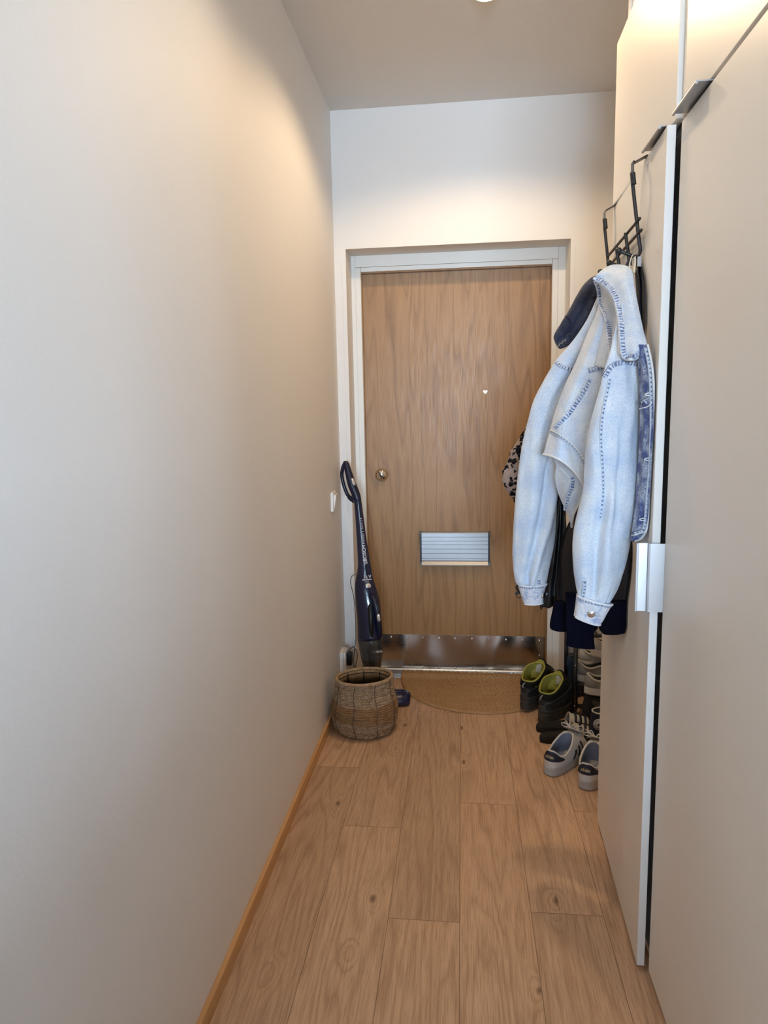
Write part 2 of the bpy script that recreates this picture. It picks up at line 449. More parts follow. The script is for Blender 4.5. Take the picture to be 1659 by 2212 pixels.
for u in (108, 262, 410, 560, 713, 872, 1028, 1192, 1350, 1508):
    screw(820 + u/4.366, 1350 + (112 + (u-108)*.0235)/4.366)
for u in (97, 252, 408, 563, 718, 870, 1028, 1188, 1345, 1500):
    screw(820 + u/4.366, 1350 + (387 + (u-97)*.0290)/4.366)
screw(820 + 1508/4.366, 1350 + 286/4.366)
# thumb-turn knob
p = at(824.5, 1025.5, RD); kn = thing('door_knob', p, None, None); kn.name = 'thumb_turn'; kn.parent = door; kn.location = Vector(p) - Vector(door['_o'])
g = G(); c = Vector(p)
prof = [(.0335, 0), (.0335, .004), (.031, .009)] + [(.030*math.cos(a), .010 + .024*math.sin(a)) for a in [i*math.pi/16 for i in range(1, 9)]]
g.lathe([(max(r_, .0004), z_) for r_, z_ in prof], c, 32, axis='-y'); g.build('rose', M['chrome'], kn)
g = G(); dx, dz = -.62, .78
for k in (-1,):
    a = c + Vector((dx*.021, -.026, dz*.021)); b = c + Vector((-dx*.021, -.026, -dz*.021))
    pts = [a.lerp(b, i/8) + Vector((0, -.0115*math.sin(math.pi*i/8), 0)) for i in range(9)]
    g.tube(pts, .0026, 8)
g.build('grip', M['black_plastic'], kn)
# peephole with a heart-shaped sight
p = at(1048.3, 846.5, RD); g = G(); n = 40
def heart(t, s): return Vector((s*.0175*math.sin(t)**3*1.0, 0, s*.0011*(13*math.cos(t)-5*math.cos(2*t)-2*math.cos(3*t)-math.cos(4*t))))
for s, d0, mi in ((.86, .0034, 0),):
    ring0 = [p + heart(2*math.pi*i/n, s*.68) + Vector((0, -.0002, 0)) for i in range(n)]
    ring1 = [q + Vector((0, -.003, 0)) for q in ring0]
    ring2 = [p + heart(2*math.pi*i/n, s*.52) + Vector((0, -.0045, 0)) for i in range(n)]
    g.rings([ring0, ring1, ring2])
M['heart'] = plain('glowing_glass', (.86, .97, .97), .15, namp=.02)
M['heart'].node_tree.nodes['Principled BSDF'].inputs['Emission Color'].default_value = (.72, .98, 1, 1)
M['heart'].node_tree.nodes['Principled BSDF'].inputs['Emission Strength'].default_value = .85   # glow stands in for daylight coming through the viewer
g.build('peephole', M['heart'], door)
# letter flap
lf = thing('letter_flap', at(982, 1184, RD), None, None); lf.parent = door; lf.location = Vector(lf['_o']) - Vector(door['_o'])
a, b = at(911, 1147.5, RD), at(1054, 1219.5, RD); g = G()
z1, z0 = a.z, b.z; hh = z1 - z0
prof = [(0, .0), (.0, .010), (.03, .017), (.065, .019)]
def rib(y0, y1): return [(y0, .019), (y0+.006, .0165), (y0+.014, .0165), (y0+.02, .019)]
for yy in (.145, .262): prof += rib(yy, 0)
prof += [(.375, .019), (.378, .012), (.388, .012), (.391, .0205)]
for yy in (.50, .63, .785): prof += [(q, d+.0015) for q, d in rib(yy, 0)]
prof += [(.86, .0205), (.885, .019), (.97, .032), (.985, .032), (1.0, .026), (1.0, 0)]
v = []; f = []
for xx in (a.x, b.x):
    v += [(xx, RD - d, z1 - q*hh) for q, d in prof]
k = len(prof); f = [(i, i+1, k+i+1, k+i) for i in range(k-1)]
g.add(v, f); g.build('ribbed_plate', M['alu_flap'], lf, smooth=False)
for xx, xe in ((a.x, a.x-.0085), (b.x, b.x+.0085)):
    g = G(); x_0, x_1 = min(xx, xe), max(xx, xe)
    sec = [(0, 0), (.021, .0), (.0225, .05), (.0235, .6), (.0235, .9), (.033 if False else .026, 1.0), (0, 1.0)]
    v = [(x_0, RD - d, z1+.001 - q*(hh+.002)) for d, q in sec] + [(x_1, RD - d, z1+.001 - q*(hh+.002)) for d, q in sec]; k = len(sec)
    g.add(v, [tuple(range(k)), tuple(range(2*k-1, k-1, -1))] + [(i, k+i, k+(i+1) % k, (i+1) % k) for i in range(k)])
    g.build('end_cap', M['black_plastic'], lf, smooth=False)

# door frame
fr = thing('trim_1', (.55, RF, 0), 'white painted timber frame around the front door', 'door frame', None, 'structure')
g = G(); g.box(XL, .0722, RF, RF+.08, 0, ZT); g.box(.0722, .0985, RF-.002, RF+.08, 0, 2.012)
g.build('jamb', M['frame'], fr, smooth=False, bevel=.0015)
g = G(); g.box(1.016, XR, RF, RF+.08, 0, ZT); g.box(.9895, 1.0155, RF-.002, RF+.08, 0, 2.012)
g.build('jamb', M['frame'], fr, smooth=False, bevel=.0015)
g = G(); g.box(.0727, 1.0155, RF-.001, RF+.08, 2.0135, ZT)
g.box(.0995, .9885, RF-.0005, RF+.02, 1.992, 2.0125)
g.build('head', M['frame'], fr, smooth=False, bevel=.0015)
g = G(); uvbox(g, .0985, XDL, RF+.02, RF+.075, 0, 2.0, True); uvbox(g, XDR, .9895, RF+.02, RF+.075, 0, 2.0, True); uvbox(g, XDL, XDR, RF+.019, RF+.075, 1.9885, 1.9935, True)
g.build('rebate', M['oakdoor'], fr, smooth=False)
g = G(); b_ = .019                                       # plaster corner bead round the recess
g.box(XL-b_, XL, D-.0022, D, 0, ZT-.004); g.box(XR, XR+b_, D-.0022, D, 0, ZT-.004)
g.build('corner_bead', M['wall'], fr, smooth=False, bevel=.001)
g = G()
for (y0, z) in ((3.318, .006), (3.330, .012), (3.345, .0165)):
    g.box(XL+.002, XR-.002, y0, 3.40, 0, z)
g.box(XL+.002, XR-.002, 3.40, RD+.06, -.001, .0045)
g.tube([(XL+.002, 3.4115, .0125), (XR-.002, 3.4115, .0125)], .0095, 20)  # rounded bead added to catch the lamp as a bright line
structure(g.build('trim_2', M['alu'], smooth=False, bevel=.0015), 'ribbed aluminium threshold strip at the foot of the door', 'threshold')

# ------------------------------------------------------------------ wardrobe units
Y1, Y2, Y3 = .927, 1.527, 2.135                   # near unit, hung-over unit
XF = 1.007; ZB, ZS, ZU = .018, 1.8935, 2.328
def edge_handle(g, origin, e_len, e_out, e_face, L, W=.030):
    """J-shaped edge pull: L long, back plate on the door edge, 32 mm blade standing out, small rolled lip."""
    o = Vector(origin); a, b, c = Vector(e_len), Vector(e_out), Vector(e_face)
    sec = [(-.010, 0), (W, 0), (W+.0035, .0015), (W+.0045, .004), (W+.0035, .0065), (W, .0062), (W-.0015, .0025), (-.010, .0025)]
    v = [o + b*p + c*q for p, q in sec] + [o + a*L + b*p + c*q for p, q in sec]; k = len(sec)
    g.add(v, [tuple(range(k)), tuple(range(2*k-1, k-1, -1))] + [(i, k+i, k+(i+1) % k, (i+1) % k) for i in range(k)])
def carcass(root, ya, yb, za, zb, shelf=None):
    g = G(); xb0, xb1, t = XF + .0205, 1.60, .016
    g.box(xb0, xb1, ya, ya+t, za, zb); g.box(xb0, xb1, yb-t, yb, za, zb)
    g.box(xb0, xb1, ya+t, yb-t, za, za+t); g.box(xb0, xb1, ya+t, yb-t, zb-t, zb); g.box(xb1-.006, xb1, ya+t, yb-t, za+t, zb-t)
    if shelf: g.box(xb0+.02, xb1-.006, ya+t, yb-t, shelf, shelf+t)
    return g.build('carcass', M['cab_edge'], root, smooth=False)
# near tall cabinet
c1 = thing('tall_cabinet', (1.3, (Y1+Y2)/2, 0), 'tall cream wardrobe cabinet nearest the viewer with its door shut', 'wardrobe')
carcass(c1, Y1, Y2, .0, ZS+.004)
g = G(); g.box(XF, XF+.019, Y1+.002, Y2-.006, ZB, ZS)
d1 = g.build('door', M['cab'], c1, smooth=False, bevel=.0012)
g = G(); edge_handle(g, (XF, Y2-.0062, .893), (0,0,1), (-1,0,0), (0,1,0), .152)
g.build('handle', M['alu'], d1, smooth=False)
# far tall cabinet, door ajar
c2 = thing('tall_cabinet', (1.3, (Y2+Y3)/2, 0), 'tall cream wardrobe cabinet with its door ajar and a coat rack hooked over it', 'wardrobe')
carcass(c2, Y2+.001, Y3, .0, ZS+.004)
A0, A1 = Vector((1.0035, Y3+.001, 0)), Vector((.9835, Y2+.007, 0))      # hinge edge and open edge of the outer face
dd = (A1 - A0).normalized(); nn = Vector((-dd.y, dd.x, 0));  nn = nn if nn.x > 0 else -nn
Lr = (A1 - A0).length
def slab(g, a, d_, n_, L, th, z0, z1):
    p = [a, a + d_*L, a + d_*L + n_*th, a + n_*th]
    v = [(q.x, q.y, z0) for q in p] + [(q.x, q.y, z1) for q in p]
    g.add(v, [(0,3,2,1),(4,5,6,7),(0,1,5,4),(1,2,6,5),(2,3,7,6),(3,0,4,7)])
g = G(); slab(g, A0, dd, nn, Lr, .0172, ZB, ZS)
d2 = g.build('door', M['cab_edge'], c2, smooth=False, bevel=.0012)
# broad face in the cream foil, the cut edges stay white
g = G(); v0 = A0 + dd*.002 - nn*.0002; slab(g, v0, dd, nn, Lr-.0035, .0006, ZB+.002, ZS-.002)
g.build('door_foil', M['cab'], d2, smooth=False)
g = G(); edge_handle(g, A1 + Vector((0, -.0030, .893)), (0,0,1), -nn, dd, .152)
g.build('handle', M['alu'], d2, smooth=False)
# upper cabinets
u1 = thing('upper_cabinet', (1.3, (Y1+Y2)/2, ZS), 'cream upper cabinet nearest the viewer with a grey edge pull', 'cabinet')
carcass(u1, Y1, Y2, ZS+.006, ZU)
g = G(); g.box(XF, XF+.019, Y1+.002, Y2-.006, ZS+.009, ZU)
d3 = g.build('door', M['cab'], u1, smooth=False, bevel=.0012)
g = G(); edge_handle(g, (XF, 1.362, ZS+.0085), (0,1,0), (-1,0,0), (0,0,-1), .136, .0215)
g.build('handle', M['alu_dark'], d3, smooth=False)
u2 = thing('upper_cabinet', (1.3, (Y2+Y3)/2, ZS), 'cream upper cabinet above the coat rack, beside the ceiling filler end', 'cabinet')
carcass(u2, Y2+.001, Y3, ZS+.006, ZU)
B0, B1 = Vector((1.0025, Y3+.001, 0)), Vector((.9985, Y2+.004, 0)); db = (B1-B0).normalized(); nb = Vector((-db.y, db.x, 0)); nb = nb if nb.x > 0 else -nb
g = G(); slab(g, B0, db, nb, (B1-B0).length, .0172, ZS+.009, ZU)
d4 = g.build('door', M['cab_edge'], u2, smooth=False, bevel=.0012)
g = G(); slab(g, B0 + db*.002 - nb*.0002, db, nb, (B1-B0).length-.0035, .0006, ZS+.011, ZU-.002)
g.build('door_foil', M['cab'], d4, smooth=False)
hb = B0 + db*.440; 
g = G(); edge_handle(g, hb + Vector((0,0,ZS+.0085)), db, -nb, (0,0,-1), .138, .0225)
g.build('handle', M['alu_dark'], d4, smooth=False)
g = G(); g.box(1.034, 1.05, Y1, Y3, ZU+.001, H-.001); g.box(1.05, 1.60, Y3-.016, Y3, ZU+.001, H-.001); g.box(1.0295, 1.034, Y3-.03, Y3, ZU+.001, H-.001)
structure(g.build('trim_3', M['cab_edge'], smooth=False, bevel=.001), 'white filler panel between the wardrobe tops and the ceiling', 'trim')

# ------------------------------------------------------------------ ceiling downlights
def lampmat():
    t = NT('lamp_glow'); t.col((.9, .85, .75)); t.b.inputs['Emission Color'].default_value = (1, .86, .62, 1); t.b.inputs['Emission Strength'].default_value = 14
    t.set(Roughness=t.ramp(t.noise(t.coord(), 30), [(0, .4), (1, .5)])); return t.mat
M['lamp'] = lampmat()
for (lx, ly), lab in ((LAMP_FAR, 'round ceiling downlight in front of the door end'), (LAMP_NEAR, 'round ceiling downlight above the nearer wardrobe')):
    r = thing('ceiling_downlight', (lx, ly, H), lab, 'ceiling light', 'hallway downlights')
    g = G(); g.lathe([(.034, -.001), (.037, -.006), (.043, -.006), (.046, -.0005)], (lx, ly, H), 40); g.build('trim_ring', M['frame'], r)
    g = G(); g.lathe([(.0335, -.0015), (.0335, -.004), (.031, -.009), (.024, -.0125), (.012, -.0145), (.0005, -.015)], (lx, ly, H), 32); g.build('lamp', M['lamp'], r)

# ------------------------------------------------------------------ light switch and socket on the left wall
sw = thing('light_switch', (0, 3.005, .947), 'white rocker light switch on the left wall beside the door', 'light switch')
g = G(); g.box(.0003, .0115, 2.965, 3.047, .905, .990); g.build('back_plate', M['white_plastic'], sw, smooth=False, bevel=.002)
g = G(); g.add([(.0116, 2.977, .917), (.0116, 3.035, .917), (.0116, 3.035, .978), (.0116, 2.977, .978), (.0135, 2.977, .917), (.0135, 3.035, .917), (.0235, 3.035, .978), (.0235, 2.977, .978)],
               [(0,3,2,1), (4,5,6,7), (0,1,5,4), (1,2,6,5), (2,3,7,6), (3,0,4,7)])
g.build('rocker', M['white_plastic'], sw, smooth=False, bevel=.0015)
so = thing('wall_socket', (0, 3.11, .14), 'white surface mounted double wall socket low on the left wall', 'socket')
g = G(); g.box(.0003, .0155, 3.068, 3.152, .065, .222); g.build('back_box', M['white_plastic'], so, smooth=False, bevel=.0015)
g = G(); g.box(.0163, .027, 3.070, 3.150, .067, .220); g.build('cover', M['white_plastic'], so, smooth=False, bevel=.002)
for z in (.105, .182):
    g = G(); g.lathe([(.0195, .0272), (.021, .0272), (.021, .0276), (.0195, .0276)], (0, 3.11, z), 24, axis='x'); g.build('outlet', M['frame'], so)

# ------------------------------------------------------------------ cordless vacuum cleaner
def pxrows(rows, m):
    """rows of (xl, yl, xr, yr, Y[, k]) -> m interpolated (L, R, k)"""
    Ls = [at(q[0], q[1], q[4]) for q in rows]; Rs = [at(q[2], q[3], (q[4] if len(q) < 7 else q[6])) for q in rows]
    ks = [Vector((q[5] if len(q) > 5 else .8, 0, 0)) for q in rows]
    return list(zip(spline(Ls, m), spline(Rs, m), [k.x for k in spline(ks, m)]))
def pxtube(g, rows, m=24, n=28, mat=0, disp=None, caps=(True, True), sq=1.0):
    """A closed tube whose silhouette follows the rows; k = depth / half width; disp(s, t, front) pushes outwards."""
    R = pxrows(rows, m); out = []
    fwd = Vector((-.06, 1, 0)).normalized()
    for i, (L, Rr, k) in enumerate(R):
        c = (L + Rr) / 2; hv = (Rr - L) / 2; w_ = hv.length; t = i / (m-1)
        q = []
        for j in range(n):
            a = 2*math.pi*j/n; ca, sa = math.cos(a), math.sin(a)
            if sq != 1.0: ca = math.copysign(abs(ca)**sq, ca); sa = math.copysign(abs(sa)**sq, sa)
            s_ = (1 + ca) / 2
            p = c + hv*ca + fwd*(sa*w_*k)
            if disp:
                e = disp(s_, t, sa < 0)
                nrm = (hv.normalized()*ca*k + fwd*sa).normalized(); p = p + nrm*e
            q.append(p)
        out.append(q)
    g.rings(out, mat, caps[0], caps[1])
    def surf(s_, t, lift=0.0):
        u = t*(m-1); i = min(int(u), m-2); fr_ = u - i
        L = R[i][0].lerp(R[i+1][0], fr_); Q = R[i][1].lerp(R[i+1][1], fr_); k = lerp(R[i][2], R[i+1][2], fr_)
        c = (L+Q)/2; hv = (Q-L)/2; ca = max(-1, min(1, 2*s_-1)); sa = -math.sqrt(max(0, 1-ca*ca))
        if sq != 1.0:
            a = math.acos(max(-1, min(1, math.copysign(abs(ca)**(1/sq), ca)))); sa = -abs(math.sin(a))**sq
        e = (disp(s_, t, True) if disp else 0) + lift
        nrm = (hv.normalized()*ca*k + fwd*sa).normalized()
        return c + hv*ca + fwd*(sa*hv.length*k) + nrm*e
    return surf
M['navy'] = plain('navy_gloss_plastic', (.0045, .008, .036), .20, namp=.08, coat=.5)
M['navy2'] = plain('navy_satin_plastic', (.004, .006, .026), .38, namp=.08)
M['navy_head'] = plain('navy_moulded_plastic', (.007, .012, .056), .34, namp=.06)
M['silver'] = plain('silver_plastic', (.62, .58, .55), .3, .5, namp=.03)
M['print'] = plain('grey_print', (.62, .62, .64), .5, namp=.02)
def smoky():
    t = NT('smoky_clear_plastic'); t.col((.035, .036, .038)); t.set(Roughness=.12); t.b.inputs['Coat Weight'].default_value = .5
    v = t.noise(t.coord(), 20); t.b.inputs['Alpha'].default_value = .86
    t.col(t.mix(v, (.022, .023, .026), (.06, .058, .052))); return t.mat
M['smoky'] = smoky()
vac = thing('vacuum_cleaner', (.17, 3.02, 0), 'navy cordless stick vacuum leaning in the corner behind the wicker basket', 'vacuum cleaner')
# handheld unit and stick
g = G()
rows = [(772,1378,827,1374,3.045,.9), (771.5,1345,825,1340,3.053,.9), (767.5,1300,821,1298,3.065,.9), (766,1268,812.5,1268,3.072,.9), (768.5,1248,806,1248,3.078,.9), (772,1228,802.5,1228,3.083,.95), (772.5,1212,799.5,1212,3.087,.95), (770.5,1168,792.5,1168,3.10,.95), (767,1115,785,1113,3.115,.95), (765,1090,781.5,1086,3.122,.95), (764,1079,779,1074,3.125,.95)]
vsurf = pxtube(g, rows, 60, 32)
body = g.build('body', M['navy'], vac)
def tfor(y, s_=.6):
    lo_, hi_ = 0.0, 1.0
    for _ in range(30):
        m_ = (lo_+hi_)/2
        if px(vsurf(s_, m_))[1] > y: lo_ = m_
        else: hi_ = m_
    return lo_
g = G()
pxtube(g, [(787,1452,821,1452,3.028,.8), (784,1440,823.5,1440,3.03,.85), (780,1420,826,1418,3.035,.9), (775,1395,827.5,1392,3.04,.9), (772.2,1380,827,1376,3.0445,.9)], 20, 32)
dust = g.build('dust_container', M['smoky'], vac)
g = G()                                             # filter seen through the container
pxtube(g, [(796,1432,816,1432,3.028,.5), (790,1405,820,1403,3.036,.5), (782,1383,822,1380,3.043,.6)], 8, 16)
g.build('filter', M['black_plastic'], vac)
g = G()
c0 = at(804, 1450, 3.028); foot = Vector((.185, 2.955, .055))
g.tube([c0, c0.lerp(foot, .5) + Vector((0, .01, 0)), foot], [.026, .024, .03], 20, flat=.8); g.build('neck', M['navy2'], vac)
# floor head: its right end shows beside the basket
g = G(); r0 = []
for i in range(15):
    x = .058 + .272*i/14; e = 1 - .30*max(0, (abs(x-.194)/.136))**10
    sec = [(-.050, .003), (-.0535, .006), (-.0550, .014), (-.0545, .024), (-.051, .034), (-.044, .043), (-.030, .0515), (-.012, .056), (.006, .0568), (.022, .0545), (.036, .048), (.046, .038), (.0515, .026), (.0525, .014), (.051, .006), (.048, .003)]
    r0.append([Vector((x, 3.022 + yy*e + (x-.19)*.10, .004 + zz*e)) for yy, zz in sec])
g.rings(r0); hd = g.build('floor_head', M['navy_head'], vac)
g = G()
for yy, zz in ((-.030, .0505), (-.014, .0575), (.003, .0590)):
    g.tube([Vector((.10 + .205*i/6, 3.022 + yy + (.10 + .205*i/6 - .19)*.10, zz + .002)) for i in range(7)], .0022, 6)
g.build('ridge', M['navy'], hd)
# upper loop handle
g = G()
hsurf = pxtube(g, [(742.5,996,750,996,3.147,.9), (742,1001,754,1001,3.147,1), (745,1020,760.5,1020,3.143,1), (751,1048,770,1046,3.136,1), (759,1068,777,1064,3.13,1), (764,1082,780.5,1078,3.125,1)], 24, 20)
pts = [at(x, y, 3.147 + dy) for x, y, dy in ((746,999,.005),(741.5,1008,.008),(739,1019,.011),(738.5,1027,.013),(741,1042,.013),(746,1058,.012),(751,1069,.01),(758,1077,.005),(766,1083,0))]
g.tube(spline(pts, 30), [.009]*6+[.0082]*18+[.011]*6, 12)
hl = g.build('loop_handle', M['navy2'], vac)
def oval(g, c, ux, uz, a, b, d=.003, n=28, m=0):
    """A raised pill: centre c, axes ux (half a) and uz (half b), height d."""
    nrm = ux.cross(uz).normalized(); 
    if nrm.y > 0: nrm = -nrm
    r_ = []
    for s_, h in ((1, 0), (1, d*.6), (.85, d), (.3, d*1.05)):
        q = []
        for i in range(n):
            t = 2*math.pi*i/n; cx = math.copysign(abs(math.cos(t))**.7, math.cos(t)); cz = math.copysign(abs(math.sin(t))**.7, math.sin(t))
            q.append(c + ux*(a*s_*cx) + uz*(b*s_*cz) + nrm*h)
        r_.append(q)
    g.rings(r_, m)
def button(name, s_, t, surf, a, b, mat, parent, d=.004):
    c = surf(s_, t); ux = (surf(min(s_+.05, 1), t) - surf(s_-.05, t)).normalized(); uz = (surf(s_, t-.01) - surf(s_, t+.01)).normalized()
    if uz.z < 0: uz = -uz
    g = G(); oval(g, c, ux, uz, a, b, d); return g.build(name, mat, parent)
button('power_slider', .80, .55, hsurf, .0075, .018, M['silver'], hl)
button('release_button', .69, tfor(1265.5), vsurf, .0125, .0105, M['silver'], body)
# hand grip on the lower unit
g = G()
pts = [at(x, y, Y) for x, y, Y in ((801,1289,3.03),(808,1297,3.012),(813,1312,3.003),(817,1335,2.999),(819.5,1355,3.0),(820,1372,3.01),(817,1382,3.025))]
g.tube(spline(pts, 30), [.012]*4+[.0125]*20+[.012]*6, 14, flat=1.05)
gr = g.build('hand_grip', M['navy2'], vac)
g = G(); pts2 = [at(x, y, Y) for x, y, Y in ((815.5,1304,2.9945),(818,1322,2.991),(820,1342,2.990),(821.5,1362,2.992))]
g.tube(spline(pts2, 14), .0062, 10, flat=.7); g.build('grip_inlay', M['black_plastic'], gr)
g = G(); c = at(818, 1334, 2.984); oval(g, c, (at(822,1334,2.984)-c).normalized(), (at(816.5,1320,2.984)-c).normalized(), .0075, .0175, .005); g.build('power_slider', M['silver'], gr)
g = G(); q = [vsurf(s_, t, .0006) for s_, t in ((.50,.18),(.58,.20),(.66,.21),(.70,.16),(.71,.09),(.66,.035),(.58,.03),(.50,.07))]
g.rings([q, [p_ + Vector((0, -.0006, 0)) for p_ in q]]); g.build('recess_patch', M['black_plastic'], body)  # flat black patch on the body instead of a modelled hollow
g = G()
ctr = [vsurf(.05 + .9*i/20, lerp(.225, .265, math.sin(math.pi*min(1, .15 + i/20))), .0004) for i in range(21)]; g.tube(ctr, .0009, 6); g.build('seam', M['black_plastic'], body)
# markings
def stickplace(s0, t0, rot=True, sc_w=.05, length=.62):
    def pl(x, y):
        c = vsurf(s0, t0, .0012); up = (vsurf(s0, t0+.02) - vsurf(s0, t0-.02)).normalized(); rt = (vsurf(s0+.05, t0) - vsurf(s0-.05, t0)).normalized()
        return c + (up*x - rt*y if rot else rt*x + up*y)
    return pl
g = G(); g.text('BOSCH', .0225, stickplace(.66, tfor(1195)), bold=.0004); g.build('printed_lettering', M['print'], body)
g = G(); g.text("Readyy'y", .0165, stickplace(.68, tfor(1161)), spacing=1.08); g.build('printed_lettering', M['print'], body)
g = G(); g.text('Serie | 6', .0135, stickplace(.70, tfor(1131)), spacing=1.15); g.build('printed_lettering', M['print'], body)
g = G(); g.text('16 V', .0195, stickplace(.70, tfor(1246.5), False), bold=.0005); g.build('printed_lettering', M['print'], body)
g = G(); g.text('LithiumPower', .0078, stickplace(.68, tfor(1252), False), bold=.0004); g.build('printed_lettering', M['print'], body)
g = G(); g.text('2in1', .0105, stickplace(.68, tfor(1256.8), False)); g.build('printed_lettering', M['print'], body)
tl = tfor(1215); c = vsurf(.67, tl, .0014); up = (vsurf(.67, tl+.015)-vsurf(.67, tl-.015)).normalized(); rt = (vsurf(.7, tl)-vsurf(.62, tl)).normalized()
def ringmark(g, c, up, rt, r_):
    g.tube([c + up*(r_*math.cos(a)) + rt*(r_*math.sin(a)) for a in [i*2*math.pi/24 for i in range(25)]], r_*.13, 6)
    for s_ in (-1, 1): g.tube([c + rt*(s_*r_*.30) - up*r_*.62, c + rt*(s_*r_*.30) + up*r_*.62], r_*.15, 6)
    g.tube([c - rt*(r_*.3), c + rt*(r_*.3)], r_*.15, 6)
g = G(); ringmark(g, c, up, rt, .0078); g.build('ring_emblem', M['print'], body)
g = G(); cc = at(816.5, 1408, 2.995); ux = Vector((1, .12, 0)).normalized(); uzz = Vector((-.10, .18, 1)).normalized()
g.text('BOSCH', .0118, lambda x, y: cc + ux*x + uzz*y + Vector((0, x*x*9, 0)), bold=.0003); g.build('printed_lettering', M['print'], dust)
g = G(); ringmark(g, at(805.5, 1409, 2.994), uzz, ux, .0066); g.build('ring_emblem', M['print'], dust)

# charger and its cable
ch = thing('charger', (.041, 3.11, .182), 'black plug-in charger in the double socket, its cable looping to the vacuum', 'charger')
g = G(); g.box(.0282, .053, 3.086, 3.128, .152, .212); g.build('plug_body', M['black_plastic'], ch, smooth=False, bevel=.005)
g = G(); c = [Vector((.042, 3.105, .212)), Vector((.043, 3.105, .228)), Vector((.056, 3.105, .238))] + [at(x, y, Y) for x, y, Y in ((763,1396,3.12),(769,1404,3.11),(772,1416,3.09),(769.5,1431,3.05),(767.5,1442,3.0),(767.5,1455,2.965))] + [Vector((.105, 2.945, .10)), Vector((.10, 2.95, .03)), Vector((.115, 2.94, .004)), Vector((.085, 2.940, .012)), Vector((.080, 2.942, .08)), Vector((.090, 2.952, .16))]
c += [at(x, y, Y) for x, y, Y in ((766,1447,2.975),(763.5,1432,3.04),(764.5,1415,3.09),(766.5,1400,3.12),(768.5,1382,3.14),(768,1340,3.15),(764,1290,3.15),(759,1268,3.14),(757,1258,3.135),(758.5,1249,3.13),(762,1243,3.135),(768,1241,3.14))]
g.tube(spline(c, 170), .0017, 7); g.build('cable', M['black_plastic'], ch)

# ------------------------------------------------------------------ wicker basket
BC = Vector((.158, 2.765, 0))
def mat_basket():
    t = NT('woven_seagrass'); v = t.coord()
    t.set(Roughness=.75); t.b.inputs['Specular IOR Level'].default_value = .2
    n1 = t.noise(v, 55, 3, .6); sp = t.n('ShaderNodeSeparateXYZ'); t.link(v, sp.inputs[0])
    c = t.mix(n1, srgb(122, 96, 70), srgb(206, 178, 144))
    c2 = t.mix(n1, srgb(122, 90, 62), srgb(178, 140, 102))
    wv = t.math('ADD', sp.outputs[2], t.math('MULTIPLY', t.math('SUBTRACT', t.noise(v, 9, 1), .5), .02))
    band = t.math('MULTIPLY', t.math('GREATER_THAN', wv, .072), t.math('LESS_THAN', wv, .142))
    c = t.mix(band, c, c2)
    low = t.math('LESS_THAN', wv, .072); c = t.mix(t.math('MULTIPLY', low, .35), c, srgb(150, 122, 98))
    st = t.noise(t.coord(scale=(60, 60, 420)), 1.0, 2); c = t.mix(t.math('MULTIPLY', t.ramp(st, [(.35, 1.0), (.55, 0.0)]), .35), c, srgb(64, 44, 28))
    t.col(c); t.bump(t.noise(t.coord(scale=(90, 90, 500)), 1.0, 2), .4, .0015); return t.mat
M['basket'] = mat_basket()
bk = thing('wicker_basket', BC, 'round woven seagrass basket with dark wire ribs on the floor by the left wall', 'basket')
BH = .232
def brad(z):
    k = [(0, .108), (.012, .118), (.04, .1315), (.075, .1375), (.11, .1365), (.145, .128), (.18, .1195), (.21, .116), (.235, .1175)]
    for (a, ra), (b, rb) in zip(k, k[1:]):
        if z <= b: return lerp(ra, rb, sstep(0, 1, (z-a)/(b-a))*.5 + (z-a)/(b-a)*.5)
    return k[-1][1]
ROWS = [(.0, .072, 4, 'b'), (.072, .142, 9, 's'), (.142, .226, 8, 'b')]
NT_ = 300; rr = []
zs = []
for (a, b, k, kind) in ROWS:
    for i in range(k):
        for q in range(7): zs.append((a + (b-a)*(i + q/7)/k, q/7, kind, i, (b-a)/k))
for z, ph, kind, i, hgt in zs:
    ring = []
    for j in range(NT_):
        th = 2*math.pi*j/NT_
        zz = z + .0050*mnoise.noise(Vector((math.cos(th)*2, math.sin(th)*2, i*1.7)))
        e = abs(math.sin(math.pi*ph))**.62
        amp = .0088 if kind == 's' else .0092
        if kind == 'b':
            tw = math.sin(th*(52 if hgt < .015 else 30) + (i % 2)*math.pi + (ph-.5)*5.0*(1 if i % 2 else -1))
            amp *= .66 + .50*tw*e
        amp *= 1 + .35*mnoise.noise(Vector((math.cos(th)*9, math.sin(th)*9, i*3.1)))
        r_ = brad(z) - .003 + amp*e + .0025*mnoise.noise(Vector((math.cos(th)*1.3, math.sin(th)*1.3, z*20)))
        tilt = .010*math.sin(th+2.6)*(z/BH)
        ring.append(BC + Vector((r_*math.cos(th), r_*math.sin(th), max(zz, 0.0005) + tilt)))
    rr.append(ring)
top = len(rr)
for z in (.224, .19, .15, .11, .07, .03, .012):
    rr.append([BC + Vector(((brad(z)-.006 + .002*math.sin(z*900 + j*.7))*math.cos(2*math.pi*j/NT_), (brad(z)-.006)*math.sin(2*math.pi*j/NT_), z + .010*math.sin(2*math.pi*j/NT_+2.6)*(z/BH))) for j in range(NT_)])
g = G(); g.rings(rr); g.build('woven_body', M['basket'], bk)
g = G(); rim = []                                    # braided rim: two strands twisted round each other
for ph in (0, math.pi, math.pi/2):
    pts = []
    for j in range(361):
        th = 2*math.pi*j/360; a = th*44 + ph
        r_ = brad(.232) + .0035*math.cos(a); z = .230 + .0035*math.sin(a) + .010*math.sin(th+2.6)
        pts.append(BC + Vector((r_*math.cos(th), r_*math.sin(th), z)))
    g.tube(pts, .0042, 6, caps=False)
g.build('rim', M['basket'], bk)
